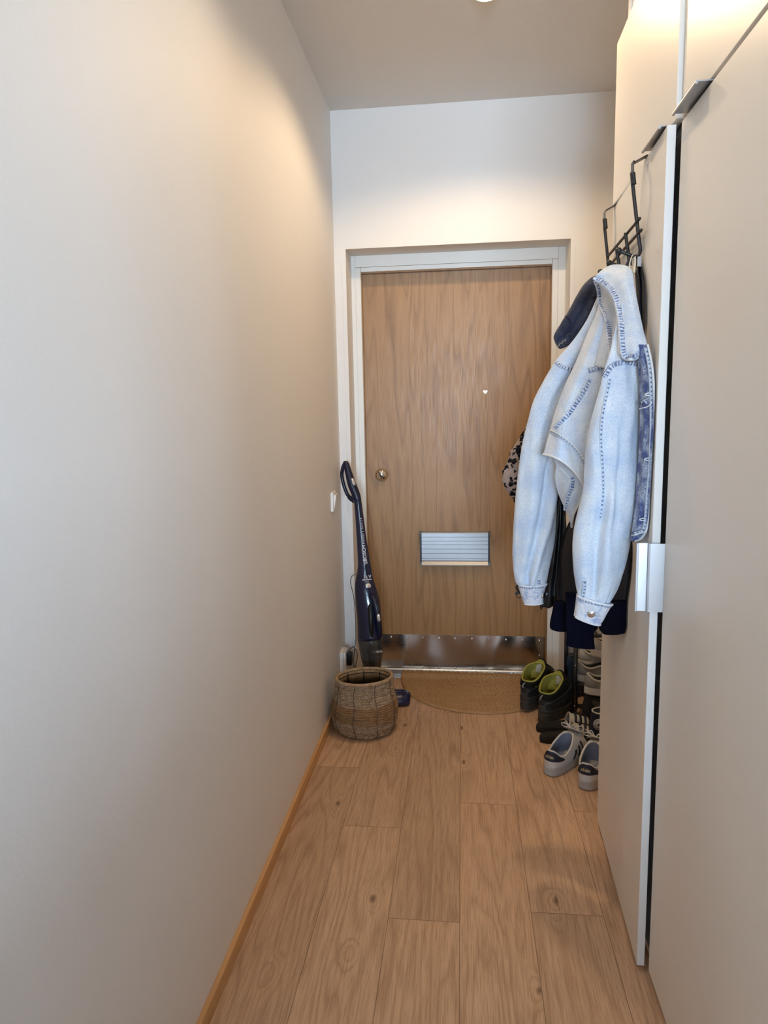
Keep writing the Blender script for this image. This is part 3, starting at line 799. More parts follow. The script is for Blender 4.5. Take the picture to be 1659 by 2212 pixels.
for k in range(9):
    th = k*2*math.pi/9 + .33; g = G()
    out = [BC + Vector(((brad(z)+.0062)*math.cos(th + .02*math.sin(z*60)), (brad(z)+.0062)*math.sin(th + .02*math.sin(z*60)), z + .010*math.sin(th+2.6)*(z/BH))) for z in [.004 + .226*i/30 for i in range(31)]]
    g.tube(out, .0011, 5)
    inn = [BC + Vector(((brad(z)-.0105)*math.cos(th), (brad(z)-.0105)*math.sin(th), z + .010*math.sin(th+2.6)*(z/BH))) for z in [.02 + .205*i/16 for i in range(17)]]
    g.tube(inn, .0020, 6)
    g.build('wire_rib', M['black_metal'], bk)
for z in (.215, .03):
    g = G(); g.tube([BC + Vector(((brad(z)-.0105)*math.cos(2*math.pi*j/60), (brad(z)-.0105)*math.sin(2*math.pi*j/60), z + .010*math.sin(2*math.pi*j/60+2.6)*(z/BH))) for j in range(61)], .0022, 6, caps=False)
    g.build('wire_ring', M['black_metal'], bk)
def liner_mat():
    t = NT('clear_liner'); tr = t.n('ShaderNodeBsdfTransparent'); gl = t.n('ShaderNodeBsdfGlossy'); gl.inputs['Roughness'].default_value = .06
    mx = t.n('ShaderNodeMixShader'); fr = t.n('ShaderNodeFresnel'); v = t.noise(t.coord(), 26, 2)
    bp = t.n('ShaderNodeBump'); bp.inputs['Strength'].default_value = .6; bp.inputs['Distance'].default_value = .01; t.link(v, bp.inputs['Height']); t.link(bp.outputs[0], gl.inputs['Normal'])
    tr.inputs[0].default_value = (.9, .92, .91, 1)
    t.link(fr.outputs[0], mx.inputs[0]); t.link(tr.outputs[0], mx.inputs[1]); t.link(gl.outputs[0], mx.inputs[2]); t.link(mx.outputs[0], t.out.inputs[0]); return t.mat
M['liner'] = liner_mat()
g = G(); rr = []
for z in (.200, .16, .11, .06, .016):
    rr.append([BC + Vector(((brad(z)-.015 + .003*math.sin(j*.9 + z*40))*math.cos(2*math.pi*j/72), (brad(z)-.015 + .003*math.sin(j*.9+z*40))*math.sin(2*math.pi*j/72), z + .004*math.sin(j*.5) + .010*math.sin(2*math.pi*j/72+2.6)*(z/BH))) for j in range(72)])
g.rings(rr, cap0=False); g.build('plastic_liner', M['liner'], bk)

# ------------------------------------------------------------------ half-round jute doormat
def mat_jute():
    t = NT('braided_jute'); v = t.coord(); t.set(Roughness=.85); t.b.inputs['Specular IOR Level'].default_value = .15
    n1 = t.noise(v, 140, 2, .6); n2 = t.noise(v, 9, 2)
    c = t.mix(n1, srgb(138, 104, 70), srgb(206, 174, 134)); c = t.mix(t.math('MULTIPLY', n2, .35), c, srgb(150, 104, 62))
    t.col(c); t.bump(t.noise(v, 420, 2), .3, .0008); return t.mat
M['jute'] = mat_jute()
MC = Vector((.652, 3.384, 0)); MA, MB_ = .392, .452; rows_n = 17; g = G(); v = []; NA, NR = 420, rows_n*7
for i in range(NR + 1):
    rho = i/NR; ph = (rho*rows_n) % 1.0; row = int(min(rho*rows_n, rows_n-.001))
    for j in range(NA + 1):
        th = math.pi + math.pi*j/NA; ca, sa = math.cos(th), math.sin(th)
        ce = math.copysign(abs(ca)**.93, ca); se = math.copysign(abs(sa)**.93, sa)
        x = MC.x + MA*rho*ce; y = MC.y + MB_*rho*se
        arc = th*max(rho, .05)*.42
        tw = math.sin(arc*2*math.pi/.021 + row*2.1 + (ph-.5)*4.2*(1 if row % 2 else -1))
        z = .0065 + .0068*abs(math.sin(math.pi*ph))**.8*(.62 + .50*tw) + .0012*mnoise.noise(Vector((x*30, y*30, 0)))
        y2 = MC.y - y
        y += -.022*((x - .26)/.78)*sstep(3.0, 3.38, y)           # lies a little askew to the door
        z += .0135*sstep(3.300, 3.345, y)                    # laps over the threshold strip
        x += .002*mnoise.noise(Vector((x*40, y*40, 3))); y += .002*mnoise.noise(Vector((x*40, y*40, 7)))
        v.append((x, y, z))
W = NA + 1
f = [(i*W+j, i*W+j+1, (i+1)*W+j+1, (i+1)*W+j) for i in range(NR) for j in range(NA)]
f = [q[::-1] for q in f]
b = len(v); edge = [NR*W + j for j in range(W)]
v += [(v[k][0], v[k][1], .0012) for k in edge]; f += [(edge[j], edge[j+1], b+j+1, b+j)[::-1] for j in range(W-1)]
b2 = len(v); back = [i*W for i in range(NR, 0, -1)] + [i*W + NA for i in range(0, NR+1)]
v += [(v[k][0], v[k][1]+.001, v[k][2]-.010) for k in back]; f += [(back[j], back[j+1], b2+j+1, b2+j) for j in range(len(back)-1)]
g.add(v, f); tag(g.build('doormat', M['jute']), 'half-round braided jute doormat laid against the door threshold', 'doormat')

# ------------------------------------------------------------------ over-door coat rack
rack = thing('coat_rack', (.965, 1.93, 1.60), 'black wire over-door coat rack with ball-tipped hooks on the ajar wardrobe door', 'coat rack')
def doorx(y): return lerp(A0.x, A1.x, (A0.y - y) / (A0.y - A1.y))
for Y, (tx, ty) in ((1.725, (1367, 347)), (2.112, (1306, 456))):
    q = at(tx, ty, Y); xo = q.x; dx_ = doorx(Y); g = G()
    pts = [(dx_+.0185, 1.862), (dx_+.0185, 1.8965), (dx_-.001, 1.8965), (xo+.003, 1.8965-.012), (xo, q.z-.004), (xo+.0015, q.z-.050)]
    v = []
    for k, (x, z) in enumerate(pts):
        nx, nz = ((-1, 0) if k in (0, 5) else (-.7, .7) if k in (1, 4) else (0, 1))
        for yy in (-.012, .012): v += [(x, Y+yy, z), (x - .0018*abs(nx)*(1 if k > 1 else -1), Y+yy, z + .0018*abs(nz))]
    f = []
    for k in range(len(pts)-1):
        b = k*4
        f += [(b, b+2, b+6, b+4), (b+1, b+5, b+7, b+3), (b, b+4, b+5, b+1), (b+2, b+3, b+7, b+6)]
    f += [(0, 1, 3, 2), (20, 22, 23, 21)]
    g.add(v, f); g.build('strap', M['black_metal'], rack, smooth=False)
def wire(name, pts, r, ball=None, n=40):
    g = G(); g.tube(spline([Vector(p) for p in pts], n), r, 10)
    o = g.build(name, M['black_metal'], rack)
    if ball is not None:
        g = G(); g.ball(ball, .0072, n=16); g.build('ball_tip', M['black_metal'], o)
    return o
Y = 1.725
wire('hook', [at(1364.5,372,Y), at(1369,420,Y), at(1375,472,Y), at(1380.5,520,Y), at(1383,538,Y), at(1380.5,549,Y), at(1372,554,Y), at(1356,549,Y), at(1337,541.5,Y)], .0042, at(1336,541,Y))
wire('sheath', [at(1366.5,373,Y-.004), at(1369,399,Y-.004)], .0058, n=6)
wire('hook', [at(1351,503,1.838), at(1353.5,522,1.838), at(1357.5,550,1.838), at(1358,570,1.838), at(1352,577,1.838), at(1336,574,1.838), at(1317,568.5,1.838)], .0042, at(1316,568,1.838))
wire('hook', [at(1331,532,1.945), at(1334,552,1.945), at(1338,578,1.945), at(1338.5,594,1.945), at(1333,600,1.945), at(1316,595,1.945), at(1298,588,1.945)], .0042, at(1297,587,1.945))
Y = 2.108
wire('hook', [at(1304.5,472,Y), at(1308,510,Y), at(1312,550,Y), at(1315,592,Y), at(1315,612,Y), at(1310,620,Y), at(1298,616,Y), at(1284,609,Y)], .0042, at(1283,608,Y))
wire('sheath', [at(1306.5,473,Y-.004), at(1308.5,494,Y-.004)], .0056, n=6)
wire('rail', [at(1381.5,472,1.690), at(1313,554,2.112)], .0036, n=8)
wire('rail', [at(1385,497,1.690), at(1316,574,2.112)], .0036, n=8)

# ------------------------------------------------------------------ cloth tools and cloth materials
def sheet(g, rows, nu=26, nv=40, bulge=.02, disp=None, mat=0, rng=(0, 1, 0, 1), lift=0.0):
    """A sheet of cloth through rows (xl, yl, Yl, xr, yr, Yr[, bow_x, bow_y]); returns surf(s, t, lift)."""
    P8 = [list(r) + [0]*(8-len(r)) for r in rows]; m = len(P8) - 1
    def row(t):
        u = max(0, min(1, t))*m; k = min(int(u), m-1); fr_ = u - k
        a, b, c, d = P8[max(k-1, 0)], P8[k], P8[k+1], P8[min(k+2, m)]
        return [cat(a[i], b[i], c[i], d[i], fr_) for i in range(8)]
    def surf(s_, t, lf=0.0):
        r = row(t); q = 4*s_*(1-s_)
        x = lerp(r[0], r[3], s_) + r[6]*q; y = lerp(r[1], r[4], s_) + r[7]*q
        Yv = lerp(r[2], r[5], s_) - bulge*math.sin(math.pi*s_) - (disp(s_, t) if disp else 0) - lf
        return at(x, y, Yv)
    s0, s1, t0, t1 = rng
    g.grid(lambda i, j: surf(lerp(s0, s1, i), lerp(t0, t1, j), lift), nu, nv, mat)
    return surf
def ribbon(g, surf, path, width, lift=.0035, n=40, mat=0, half=False):
    """A raised seam following path [(s, t)] on a cloth surface; UV.x runs in metres, UV.y across."""
    pts = spline([Vector((s_, t, 0)) for s_, t in path], n)
    P = [surf(p.x, p.y, lift) for p in pts]; v = []; uv = []; L = 0.0
    for i, p in enumerate(P):
        tg = (P[min(i+1, n-1)] - P[max(i-1, 0)]).normalized(); side = tg.cross(Vector((0, 1, 0)))
        side = side.normalized() if side.length > 1e-6 else Vector((1, 0, 0))
        if i: L += (P[i] - P[i-1]).length
        for k, (w_, d_) in enumerate(((-.5, .0040), (-.42, -.0004), (-.18, -.0012), (.18, -.0012), (.42, -.0004), (.5, .0040))):
            v.append(p + side*(w_*width) + Vector((0, d_, 0))); uv.append((L, w_+.5))
    f = [(i*6+k, i*6+k+1, (i+1)*6+k+1, (i+1)*6+k) for i in range(n-1) for k in range(5)]
    g.add(v, f, mat, uv)
def seams(name, mat, parent, surf, specs, kind='ribbon'):
    for sp_ in specs:
        g = G(); (ribbon if kind == 'ribbon' else edgeroll)(g, surf, *sp_); g.build(name, mat, parent)
def edgeroll(g, surf, path, r=.0026, lift=.001, n=40, mat=0):
    g.tube([surf(p.x, p.y, lift) for p in spline([Vector((a, b, 0)) for a, b in path], n)], r, 8, mat)
def mat_denim(name, c_blue, c_mid, c_pale, blue=.5, sc=16, lo=.36, hi=.62):
    t = NT(name); v = t.coord(); t.set(Roughness=.82); t.b.inputs['Specular IOR Level'].default_value = .18
    t.b.inputs['Sheen Weight'].default_value = .15
    n1 = t.noise(v, sc, 4, .6); n2 = t.noise(t.coord(scale=(260, 260, 900)), 1.0, 2, .7); n3 = t.noise(v, 420, 2, .6)
    c = t.mix(t.ramp(n1, [(lo, 0.0), (hi, 1.0)]), c_mid, c_pale)
    c = t.mix(t.math('MULTIPLY', t.ramp(n2, [(.38, 1.0), (.58, 0.0)]), blue*.55), c, c_blue)
    c = t.mix(t.math('MULTIPLY', t.ramp(n3, [(.40, 1.0), (.54, 0.0)]), blue*.55), c, c_blue)
    t.col(c); t.bump(t.math('ADD', n2, t.math('MULTIPLY', n1, 3.0)), .25, .0012); return t.mat
M['denim'] = mat_denim('washed_denim', srgb(130, 150, 190), srgb(196, 208, 224), srgb(222, 227, 230))
M['denim_blue'] = mat_denim('puckered_denim', srgb(50, 60, 104), srgb(84, 98, 146), srgb(186, 198, 214), 1.0, 34, .42, .60)
M['cuff_denim'] = mat_denim('cuff_denim', srgb(92, 104, 160), srgb(170, 180, 208), srgb(226, 228, 230), .45, 46, .36, .50)
M['piping'] = plain('pale_seam_edge', srgb(216, 220, 226), .8, namp=.06, nscale=160, spec=.2)
def mat_seam():
    t = NT('stitched_seam'); uv = t.n('ShaderNodeTexCoord').outputs['UV']; sp = t.n('ShaderNodeSeparateXYZ'); t.link(uv, sp.inputs[0])
    t.set(Roughness=.82); t.b.inputs['Specular IOR Level'].default_value = .18
    ob = t.coord(); n1 = t.noise(ob, 150, 3, .6)
    ph = t.math('FRACT', t.math('ADD', t.math('MULTIPLY', sp.outputs[0], 130), t.math('MULTIPLY', t.noise(ob, 85, 3), 1.7)))
    puck = t.ramp(ph, [(.30, 0.0), (.45, 1.0), (.72, 1.0), (.88, 0.0)])
    mid = t.ramp(sp.outputs[1], [(.12, 0.0), (.24, 1.0), (.76, 1.0), (.90, 0.0)])
    c = t.mix(t.ramp(n1, [(.35, 0), (.65, 1)]), srgb(158, 174, 204), srgb(212, 218, 226))
    amt = t.ramp(t.noise(ob, 38, 2), [(.28, .55), (.60, 1.0)])
    c = t.mix(t.math('MULTIPLY', t.math('MULTIPLY', t.math('MULTIPLY', puck, mid), amt), .9), c, srgb(64, 75, 118))
    edge = t.math('GREATER_THAN', sp.outputs[1], .93); c = t.mix(t.math('MULTIPLY', edge, .9), c, srgb(44, 52, 88))
    t.col(c); t.bump(t.math('SUBTRACT', 1.0, t.math('MULTIPLY', puck, mid)), .6, .0015); return t.mat
M['seam'] = mat_seam()
def mat_stitch():
    t = NT('dark_stitching'); uv = t.n('ShaderNodeTexCoord').outputs['UV']; sp = t.n('ShaderNodeSeparateXYZ'); t.link(uv, sp.inputs[0])
    t.set(Roughness=.85); ph = t.math('FRACT', t.math('ADD', t.math('MULTIPLY', sp.outputs[0], 105), t.math('MULTIPLY', t.noise(t.coord(), 60, 2), .8)))
    dot = t.math('MULTIPLY', t.ramp(ph, [(.35, 0.0), (.45, 1.0), (.7, 1.0), (.8, 0.0)]), t.ramp(sp.outputs[1], [(.2, 0.0), (.4, 1.0), (.7, 1.0), (.85, 0.0)]))
    t.col(t.mix(t.math('MULTIPLY', dot, .85), srgb(184, 198, 216), srgb(58, 68, 108))); t.bump(t.math('SUBTRACT', 1.0, dot), .5, .001); return t.mat
M['stitch'] = mat_stitch()
M['bomber'] = plain('navy_black_satin', (.0030, .0052, .0120), .44, namp=.25, nscale=30, bump=.15, bscale=60, spec=.35)
def mat_knit():
    t = NT('ribbed_knit'); v = t.coord(scale=(1, 1, 1)); t.set(Roughness=.95); t.b.inputs['Specular IOR Level'].default_value = .08
    wv = t.n('ShaderNodeTexWave'); wv.inputs['Scale'].default_value = 60; wv.inputs['Distortion'].default_value = .6; t.link(v, wv.inputs['Vector'])
    t.col(t.mix(wv.outputs['Fac'], (.0018, .0022, .0075), (.0032, .004, .0135))); t.bump(wv.outputs['Fac'], .5, .002); return t.mat
M['knit'] = mat_knit()
M['leather'] = plain('black_leather', (.006, .007, .009), .30, namp=.3, nscale=40, bump=.25, bscale=260)
M['cap'] = mat_denim('washed_navy_twill', srgb(24, 27, 42), srgb(40, 44, 62), srgb(66, 69, 86), .7)
def mat_leopard():
    t = NT('leopard_fleece'); v = t.coord(); t.set(Roughness=.95); t.b.inputs['Specular IOR Level'].default_value = .1
    vo = t.n('ShaderNodeTexVoronoi'); vo.inputs['Scale'].default_value = 50
    wob = t.n('ShaderNodeTexNoise'); wob.inputs['Scale'].default_value = 60; t.link(v, wob.inputs['Vector'])
    add = t.n('ShaderNodeMix'); add.data_type = 'VECTOR'; add.inputs[0].default_value = .03; t.link(v, add.inputs[4]); t.link(wob.outputs['Color'], add.inputs[5]); t.link(add.outputs[1], vo.inputs['Vector'])
    blot = t.ramp(vo.outputs['Distance'], [(.42, 1.0), (.52, 0.0)])
    c = t.mix(t.noise(v, 180, 3), srgb(150, 128, 118), srgb(190, 168, 156)); c = t.mix(blot, c, srgb(24, 24, 30))
    t.col(c); t.bump(t.noise(v, 340, 3, .7), .9, .005); return t.mat
M['leopard'] = mat_leopard()
def fnoise(a, b, c=0.0): return mnoise.noise(Vector((a, b, c)))

# ------------------------------------------------------------------ navy cap on the far hook
cap = thing('cap', at(1290, 600, 2.03), 'faded navy cotton cap hanging behind the denim jacket collar', 'cap')
rows = [(1300,590,1302,602,2.03,.8), (1284,597,1303,622,2.03,.8), (1264,611,1303,644,2.03,.8), (1247,636,1298,672,2.03,.75), (1230,668,1279,697,2.03,.7), (1213,696,1257,724,2.03,.7), (1201,715,1234,743,2.03,.7), (1196,728,1217,752,2.03,.7), (1199,739,1209,754,2.03,.7)]
def capd(s_, t, front):
    if not front: return 0
    r_ = .40 - .06*math.sin(t*7)
    return -.018*math.exp(-((s_-r_)/.07)**2)*(t > .2)*min(1, (t-.2)*6) + .006*math.exp(-((s_-r_-.16)/.09)**2) + .003*fnoise(s_*6, t*9)
g = G(); cs = pxtube(g, rows, 46, 40, 0, capd); cb = g.build('crown', M['cap'], cap)
M['cap_seam'] = mat_denim('cap_seam', srgb(14, 16, 28), srgb(26, 29, 44), srgb(50, 53, 70), .9)
for path in ([(.38,.36),(.6,.33),(.85,.36),(.98,.40)], [(.50,.70),(.7,.72),(.9,.74),(.98,.75)], [(.02,.56),(.15,.58),(.30,.60)]):
    g = G(); ribbon(g, cs, path, .009, .0012, 24); g.build('seam', M['cap_seam'], cap)
g = G()
def pl(x, y):
    c = cs(.60, .865, .0015); rt = (cs(.62,.80,.0015)-cs(.62,.92,.0015)).normalized(); up = (cs(.5,.865,.0015)-cs(.7,.865,.0015)).normalized()
    return c + rt*x + up*y
g.tube([pl(-.017 + .034*i/60, .0018*math.sin(i*.83) + .0016*math.sin(i*.31+1)) for i in range(61)], .0007, 5); g.build('embroidery', plain('cream_thread', srgb(150,143,128), .7), cap)

# ------------------------------------------------------------------ pale denim jacket
dj = thing('denim_jacket', at(1366, 556, 1.70), 'pale acid-wash denim jacket hanging from the coat rack by its collar loop', 'jacket')
# far sleeve
rowsL = [(1290,642,1303,652,1.93,.7), (1268,690,1298,705,1.95,.6), (1238,735,1284,765,1.97,.6), (1205,773,1262,806,1.985,.6), (1180,812,1242,842,1.99,.62), (1160,852,1226,878,1.995,.65), (1145,893,1214,914,2.0,.65), (1133,938,1206,955,2.0,.65), (1125,978,1203,994,2.0,.66), (1119,1022,1202,1034,2.0,.68), (1113,1082,1203,1090,2.0,.7), (1109,1140,1200,1147,2.0,.7), (1107,1190,1193,1197,2.0,.7), (1109,1228,1185,1233,2.0,.72), (1115,1253,1179,1257,2.0,.75), (1121,1264,1176,1262,2.0,.8)]
def dispL(s_, t, front):
    if not front: return 0
    e = 0
    c1 = lerp(.80, .30, sstep(.50, .97, t)); e -= .026*math.exp(-((s_-c1)/.09)**2)*sstep(.48, .6, t)*(1-sstep(.90, 1, t))
    e += .012*math.exp(-((s_-c1-.17)/.10)**2)*sstep(.48, .6, t)*(1-sstep(.95, 1, t))
    c2 = lerp(.55, .62, t); e -= .007*math.exp(-((s_-c2)/.10)**2)*sstep(.15,.3,t)*(1-sstep(.45,.6,t))
    e += .008*fnoise(s_*4, t*7, 1) + .002*fnoise(s_*11, t*16, 4)
    e += .0022*math.sin(s_*40 + 4*fnoise(s_*3, t*8))*sstep(.90, 1.0, t)
    return e
g = G(); sL = pxtube(g, rowsL, 90, 56, 0, dispL); slv = g.build('sleeve', M['denim'], dj)
g = G(); ribbon(g, sL, [(.03,.215),(.25,.222),(.5,.215),(.75,.20)], .0125, .002); g.build('seam', M['seam'], slv)
g = G(); ribbon(g, sL, [(.66,.90),(.70,.94),(.74,.985)], .010, .0015, 16); g.build('seam', M['seam'], slv)
def cuff(rows, surf_s, btn_s, name_parent, k0):
    g = G(); cs_ = pxtube(g, rows, 14, 44, 0, lambda s_, t, fr_: .0012*fnoise(s_*9, t*5, k0) if fr_ else 0, caps=(True, False), sq=.9)
    o = g.build('cuff', M['cuff_denim'], name_parent, solid=0)
    g = G(); edgeroll(g, cs_, [(.02,.99),(.25,.995),(.5,1.0),(.75,.995),(.98,.99)], .0024, 0); g.build('edge_piping', M['piping'], o)
    g = G(); edgeroll(g, cs_, [(.01,.02),(.3,.02),(.7,.02),(.99,.02)], .0030, .0006); g.build('edge_piping', M['piping'], o)
    g = G(); ribbon(g, cs_, [(.03,.10),(.3,.10),(.7,.10),(.97,.10)], .007, .0015, 40); g.build('seam', M['seam'], o)
    c = cs_(btn_s, .52, .003); rt = (cs_(min(btn_s+.05,1), .52) - cs_(btn_s-.05, .52)).normalized(); up = (cs_(btn_s,.45)-cs_(btn_s,.60)).normalized(); nr = rt.cross(up).normalized(); nr = nr if nr.y < 0 else -nr
    R3 = Matrix((rt, up, nr)).transposed(); g = G(); v = []; n = 24
    prof = [(.0092, -.002), (.0092, .001), (.0080, .0028), (.0058, .0020), (.0050, .0030), (.0030, .0036), (.0004, .0038)]
    for r_, z in prof: v += [c + R3 @ Vector((r_*math.cos(2*math.pi*i/n), r_*math.sin(2*math.pi*i/n), z)) for i in range(n)]
    k = len(prof); g.add(v, [(i*n+j, i*n+(j+1) % n, (i+1)*n+(j+1) % n, (i+1)*n+j) for i in range(k-1) for j in range(n)] + [tuple((k-1)*n+j for j in range(n))])
    g.build('button', M['chrome'], o)
    g = G(); q = [c + rt*(.016*math.cos(a)) + up*(.0034*math.sin(a)) + rt*.006 + nr*.0002 for a in [i*2*math.pi/30 for i in range(31)]]; g.tube(q, .0012, 6); g.build('buttonhole', M['seam'], o)
    return o, cs_
cuff([(1119,1261,1180,1259,2.0,.82), (1122,1275,1177,1273,2.0,.82), (1127,1291,1174,1289,2.0,.82), (1131.5,1303,1172,1301,2.0,.85)], None, .90, slv, 2.0)
# near sleeve
rowsR = [(1336,655,1352,655,1.655,.5), (1331,700,1366,700,1.65,.5), (1321,745,1375,745,1.645,.55), (1310,790,1378,788,1.64,.6), (1296,838,1381,845,1.64,.62), (1283,885,1382,890,1.64,.65), (1272,930,1381,935,1.64,.66), (1265,975,1379,980,1.64,.68), (1262,1020,1375,1028,1.64,.7), (1260,1058,1371,1072,1.64,.7), (1251,1095,1368,1105,1.64,.7), (1241,1138,1363,1148,1.64,.7), (1237,1180,1357,1188,1.64,.7), (1239,1230,1346,1238,1.64,.72), (1244,1264,1335,1272,1.64,.75), (1248,1286,1318,1302,1.64,.8)]
def dispR(s_, t, front):
    if not front: return 0
    e = 0
    c1 = lerp(.30, .36, t); e -= .021*math.exp(-((s_-c1)/.10)**2)*sstep(.50, .68, t)*(1-sstep(.93, 1, t))
    e += .012*math.exp(-((s_-c1-.16)/.08)**2)*sstep(.55, .7, t)*(1-sstep(.95, 1, t))
    c2 = lerp(.62, .56, t); e -= .011*math.exp(-((s_-c2)/.06)**2)*sstep(.28, .4, t)*(1-sstep(.60, .8, t))
    e -= .010*math.exp(-((s_-.55)/.05)**2)*sstep(.86, .95, t)
    e += .008*fnoise(s_*4, t*7, 9) + .002*fnoise(s_*11, t*16, 2)
    e += .0022*math.sin(s_*36 + 4*fnoise(s_*3, t*8, 5))*sstep(.90, 1.0, t)
    return e
g = G(); sR = pxtube(g, rowsR, 100, 60, 0, dispR); slr = g.build('sleeve', M['denim'], dj)
g = G(); ribbon(g, sR, [(.04,.235),(.12,.205),(.35,.195),(.65,.195),(.95,.20)], .0125, .002); g.build('seam', M['seam'], slr)
g = G(); ribbon(g, sR, [(.14,.24),(.16,.33),(.20,.42),(.27,.52),(.30,.60),(.34,.70)], .0075, .0012, 60); g.build('stitching', M['stitch'], slr)
g = G(); ribbon(g, sR, [(.16,.90),(.13,.95),(.10,.99)], .010, .0015, 16); g.build('stitching', M['stitch'], slr)
cuff([(1246,1284,1321,1303,1.64,.8), (1244,1303,1314,1317,1.64,.8), (1242,1318,1305,1334,1.64,.8), (1240,1330,1296,1348,1.64,.82)], None, .42, slr, 5.0)
# shoulder and yoke between collar and sleeves
def nd(a, b, k, amp): return amp*fnoise(a*4, b*5, k)
g = G(); sY = sheet(g, [(1284,602,1.86,1318,612,1.80), (1292,640,1.88,1336,655,1.76), (1297,690,1.86,1339,710,1.73), (1290,735,1.83,1338,755,1.71), (1280,790,1.82,1330,800,1.71)], 26, 40, .015, lambda s_, t: nd(s_, t, 3, .006) - .012*math.exp(-((s_-.62)/.14)**2)*sstep(.15,.5,t))
yoke = g.build('yoke', M['denim'], dj, solid=.004)
g = G(); ribbon(g, sY, [(.10,.02),(.16,.14),(.10,.28),(.16,.36),(.34,.44),(.46,.58),(.60,.74),(.80,.88)], .0145, .003, 60); g.build('seam', M['seam'], yoke)
# folded front panel in the middle
rowsM = [(1296,652,1.87,1326,668,1.83), (1285,684,1.88,1324,704,1.82), (1265,728,1.885,1322,752,1.80), (1243,783,1.885,1312,800,1.79), (1217,838,1.885,1298,848,1.785), (1198,890,1.885,1284,905,1.78), (1187,930,1.88,1270,962,1.775), (1180,956,1.875,1264,1005,1.77,2,-8), (1173,982,1.865,1262,1050,1.765,5,-14)]
def dispM(s_, t):
    e = .018*math.exp(-((s_-.22)/.20)**2)*sstep(.0, .25, t) - .006*math.exp(-((s_-.62)/.12)**2)*sstep(.3, .5, t)*(1-sstep(.8,1,t))
    return e + .008*fnoise(s_*4, t*6, 21) + .002*fnoise(s_*12, t*14, 8)
g = G(); sM = sheet(g, rowsM, 44, 64, .022, dispM); pan = g.build('front_panel', M['denim'], dj, solid=.004)
g = G(); ribbon(g, sM, [(.62,.44),(.52,.53),(.40,.60),(.26,.66),(.13,.725)], .0150, .003, 60); g.build('seam', M['seam'], pan)
g = G(); ribbon(g, sM, [(.45,.40),(.65,.385),(.85,.36),(.98,.335)], .0135, .003, 40); g.build('seam', M['seam'], pan)
g = G(); ribbon(g, sM, [(.02,.755),(.3,.765),(.65,.80),(.98,.86)], .0075, .0028, 40); g.build('stitching', M['stitch'], pan)
g = G(); edgeroll(g, sM, [(.0,.995),(.2,1),(.45,1),(.7,1),(.9,1),(1.0,1.0)], .0030, .001); g.build('edge_piping', M['piping'], pan)
g = G(); edgeroll(g, sM, [(.02,.745),(.3,.755),(.65,.79),(.98,.85)], .0016, .0038); g.build('edge_piping', M['piping'], pan)
# inside of the hem that turns back under the panel
rowsH = [(1190,986,1.885,1262,1050,1.80,4,-12), (1199,1004,1.885,1264,1056,1.80,2,-3), (1198,1030,1.88,1258,1072,1.80,2,2), (1203,1058,1.875,1249,1092,1.80,2,2), (1214,1086,1.87,1240,1110,1.81,0,2), (1226,1112,1.86,1236,1128,1.82), (1233,1134,1.85,1236,1140,1.83)]
g = G(); sH = sheet(g, rowsH, 26, 40, .012, lambda s_, t: nd(s_, t, 14, .005)); inn = g.build('hem_lining', M['denim'], dj, solid=.004)
g = G(); ribbon(g, sH, [(.55,.16),(.60,.30),(.52,.45),(.44,.60),(.30,.72)], .0145, .002, 40); g.build('seam', M['seam'], inn)
g = G(); edgeroll(g, sH, [(1,.02),(1,.2),(1,.4),(1,.6),(1,.8),(.9,1)], .0028, .001); g.build('edge_piping', M['piping'], inn)
g = G(); ribbon(g, sH, [(.12,.17),(.35,.20),(.55,.22)], .006, .002, 20); g.build('edge_piping', M['piping'], inn)
# button placket along the wardrobe door
rowsP = [(1372,745,1.60,1399,744,1.570), (1378,790,1.60,1408,786,1.556), (1381,835,1.60,1412,828,1.548), (1382,880,1.60,1414,875,1.545), (1381,940,1.60,1414,936,1.545), (1378,1000,1.60,1412,996,1.548), (1374,1060,1.60,1407,1058,1.553), (1369,1115,1.60,1402,1118,1.560), (1364,1150,1.60,1395,1148,1.566), (1361,1169,1.60,1379,1170,1.58)]
def dispP(s_, t): return .004*fnoise(s_*5, t*11, 31) + .006*math.exp(-((s_-.30)/.12)**2) - .004*math.exp(-((s_-.12)/.10)**2)
g = G(); sP = sheet(g, rowsP, 22, 70, .008, dispP); plk = g.build('placket', M['denim_blue'], dj, solid=.004)
g = G(); edgeroll(g, sP, [(1,.0),(1,.15),(1,.3),(1,.45),(1,.6),(1,.75),(1,.88),(.98,.96),(.6,.995)], .0024, .001, 60); g.build('edge_piping', M['piping'], plk)
g = G(); edgeroll(g, sP, [(.02,.92),(.3,.915),(.6,.905),(.97,.885)], .0016, .003); g.build('edge_piping', M['piping'], plk)
g = G(); edgeroll(g, sP, [(.0,.34),(.25,.338),(.55,.335),(.9,.315)], .0016, .003); g.build('edge_piping', M['piping'], plk)
g = G(); ribbon(g, sP, [(.80,.02),(.82,.15),(.80,.3),(.80,.45),(.80,.6),(.80,.75),(.82,.87)], .0065, .0020, 80); g.build('stitching', M['stitch'], plk)
g = G(); ribbon(g, sP, [(.02,.312),(.3,.312),(.7,.300)], .0125, .0026, 24); g.build('seam', M['seam'], plk)
g = G(); ribbon(g, sP, [(.05,.905),(.4,.90),(.8,.885)], .009, .0026, 24); g.build('seam', M['seam'], plk)
for t in (.275, .545, .79):
    g = G(); c = sP(.66, t, .003); g.tube([c + Vector((.0085*math.cos(a), -.001, .0026*math.sin(a) + .001*math.cos(a))) for a in [i*2*math.pi/20 for i in range(21)]], .0013, 6); g.build('buttonhole', M['piping'], plk)
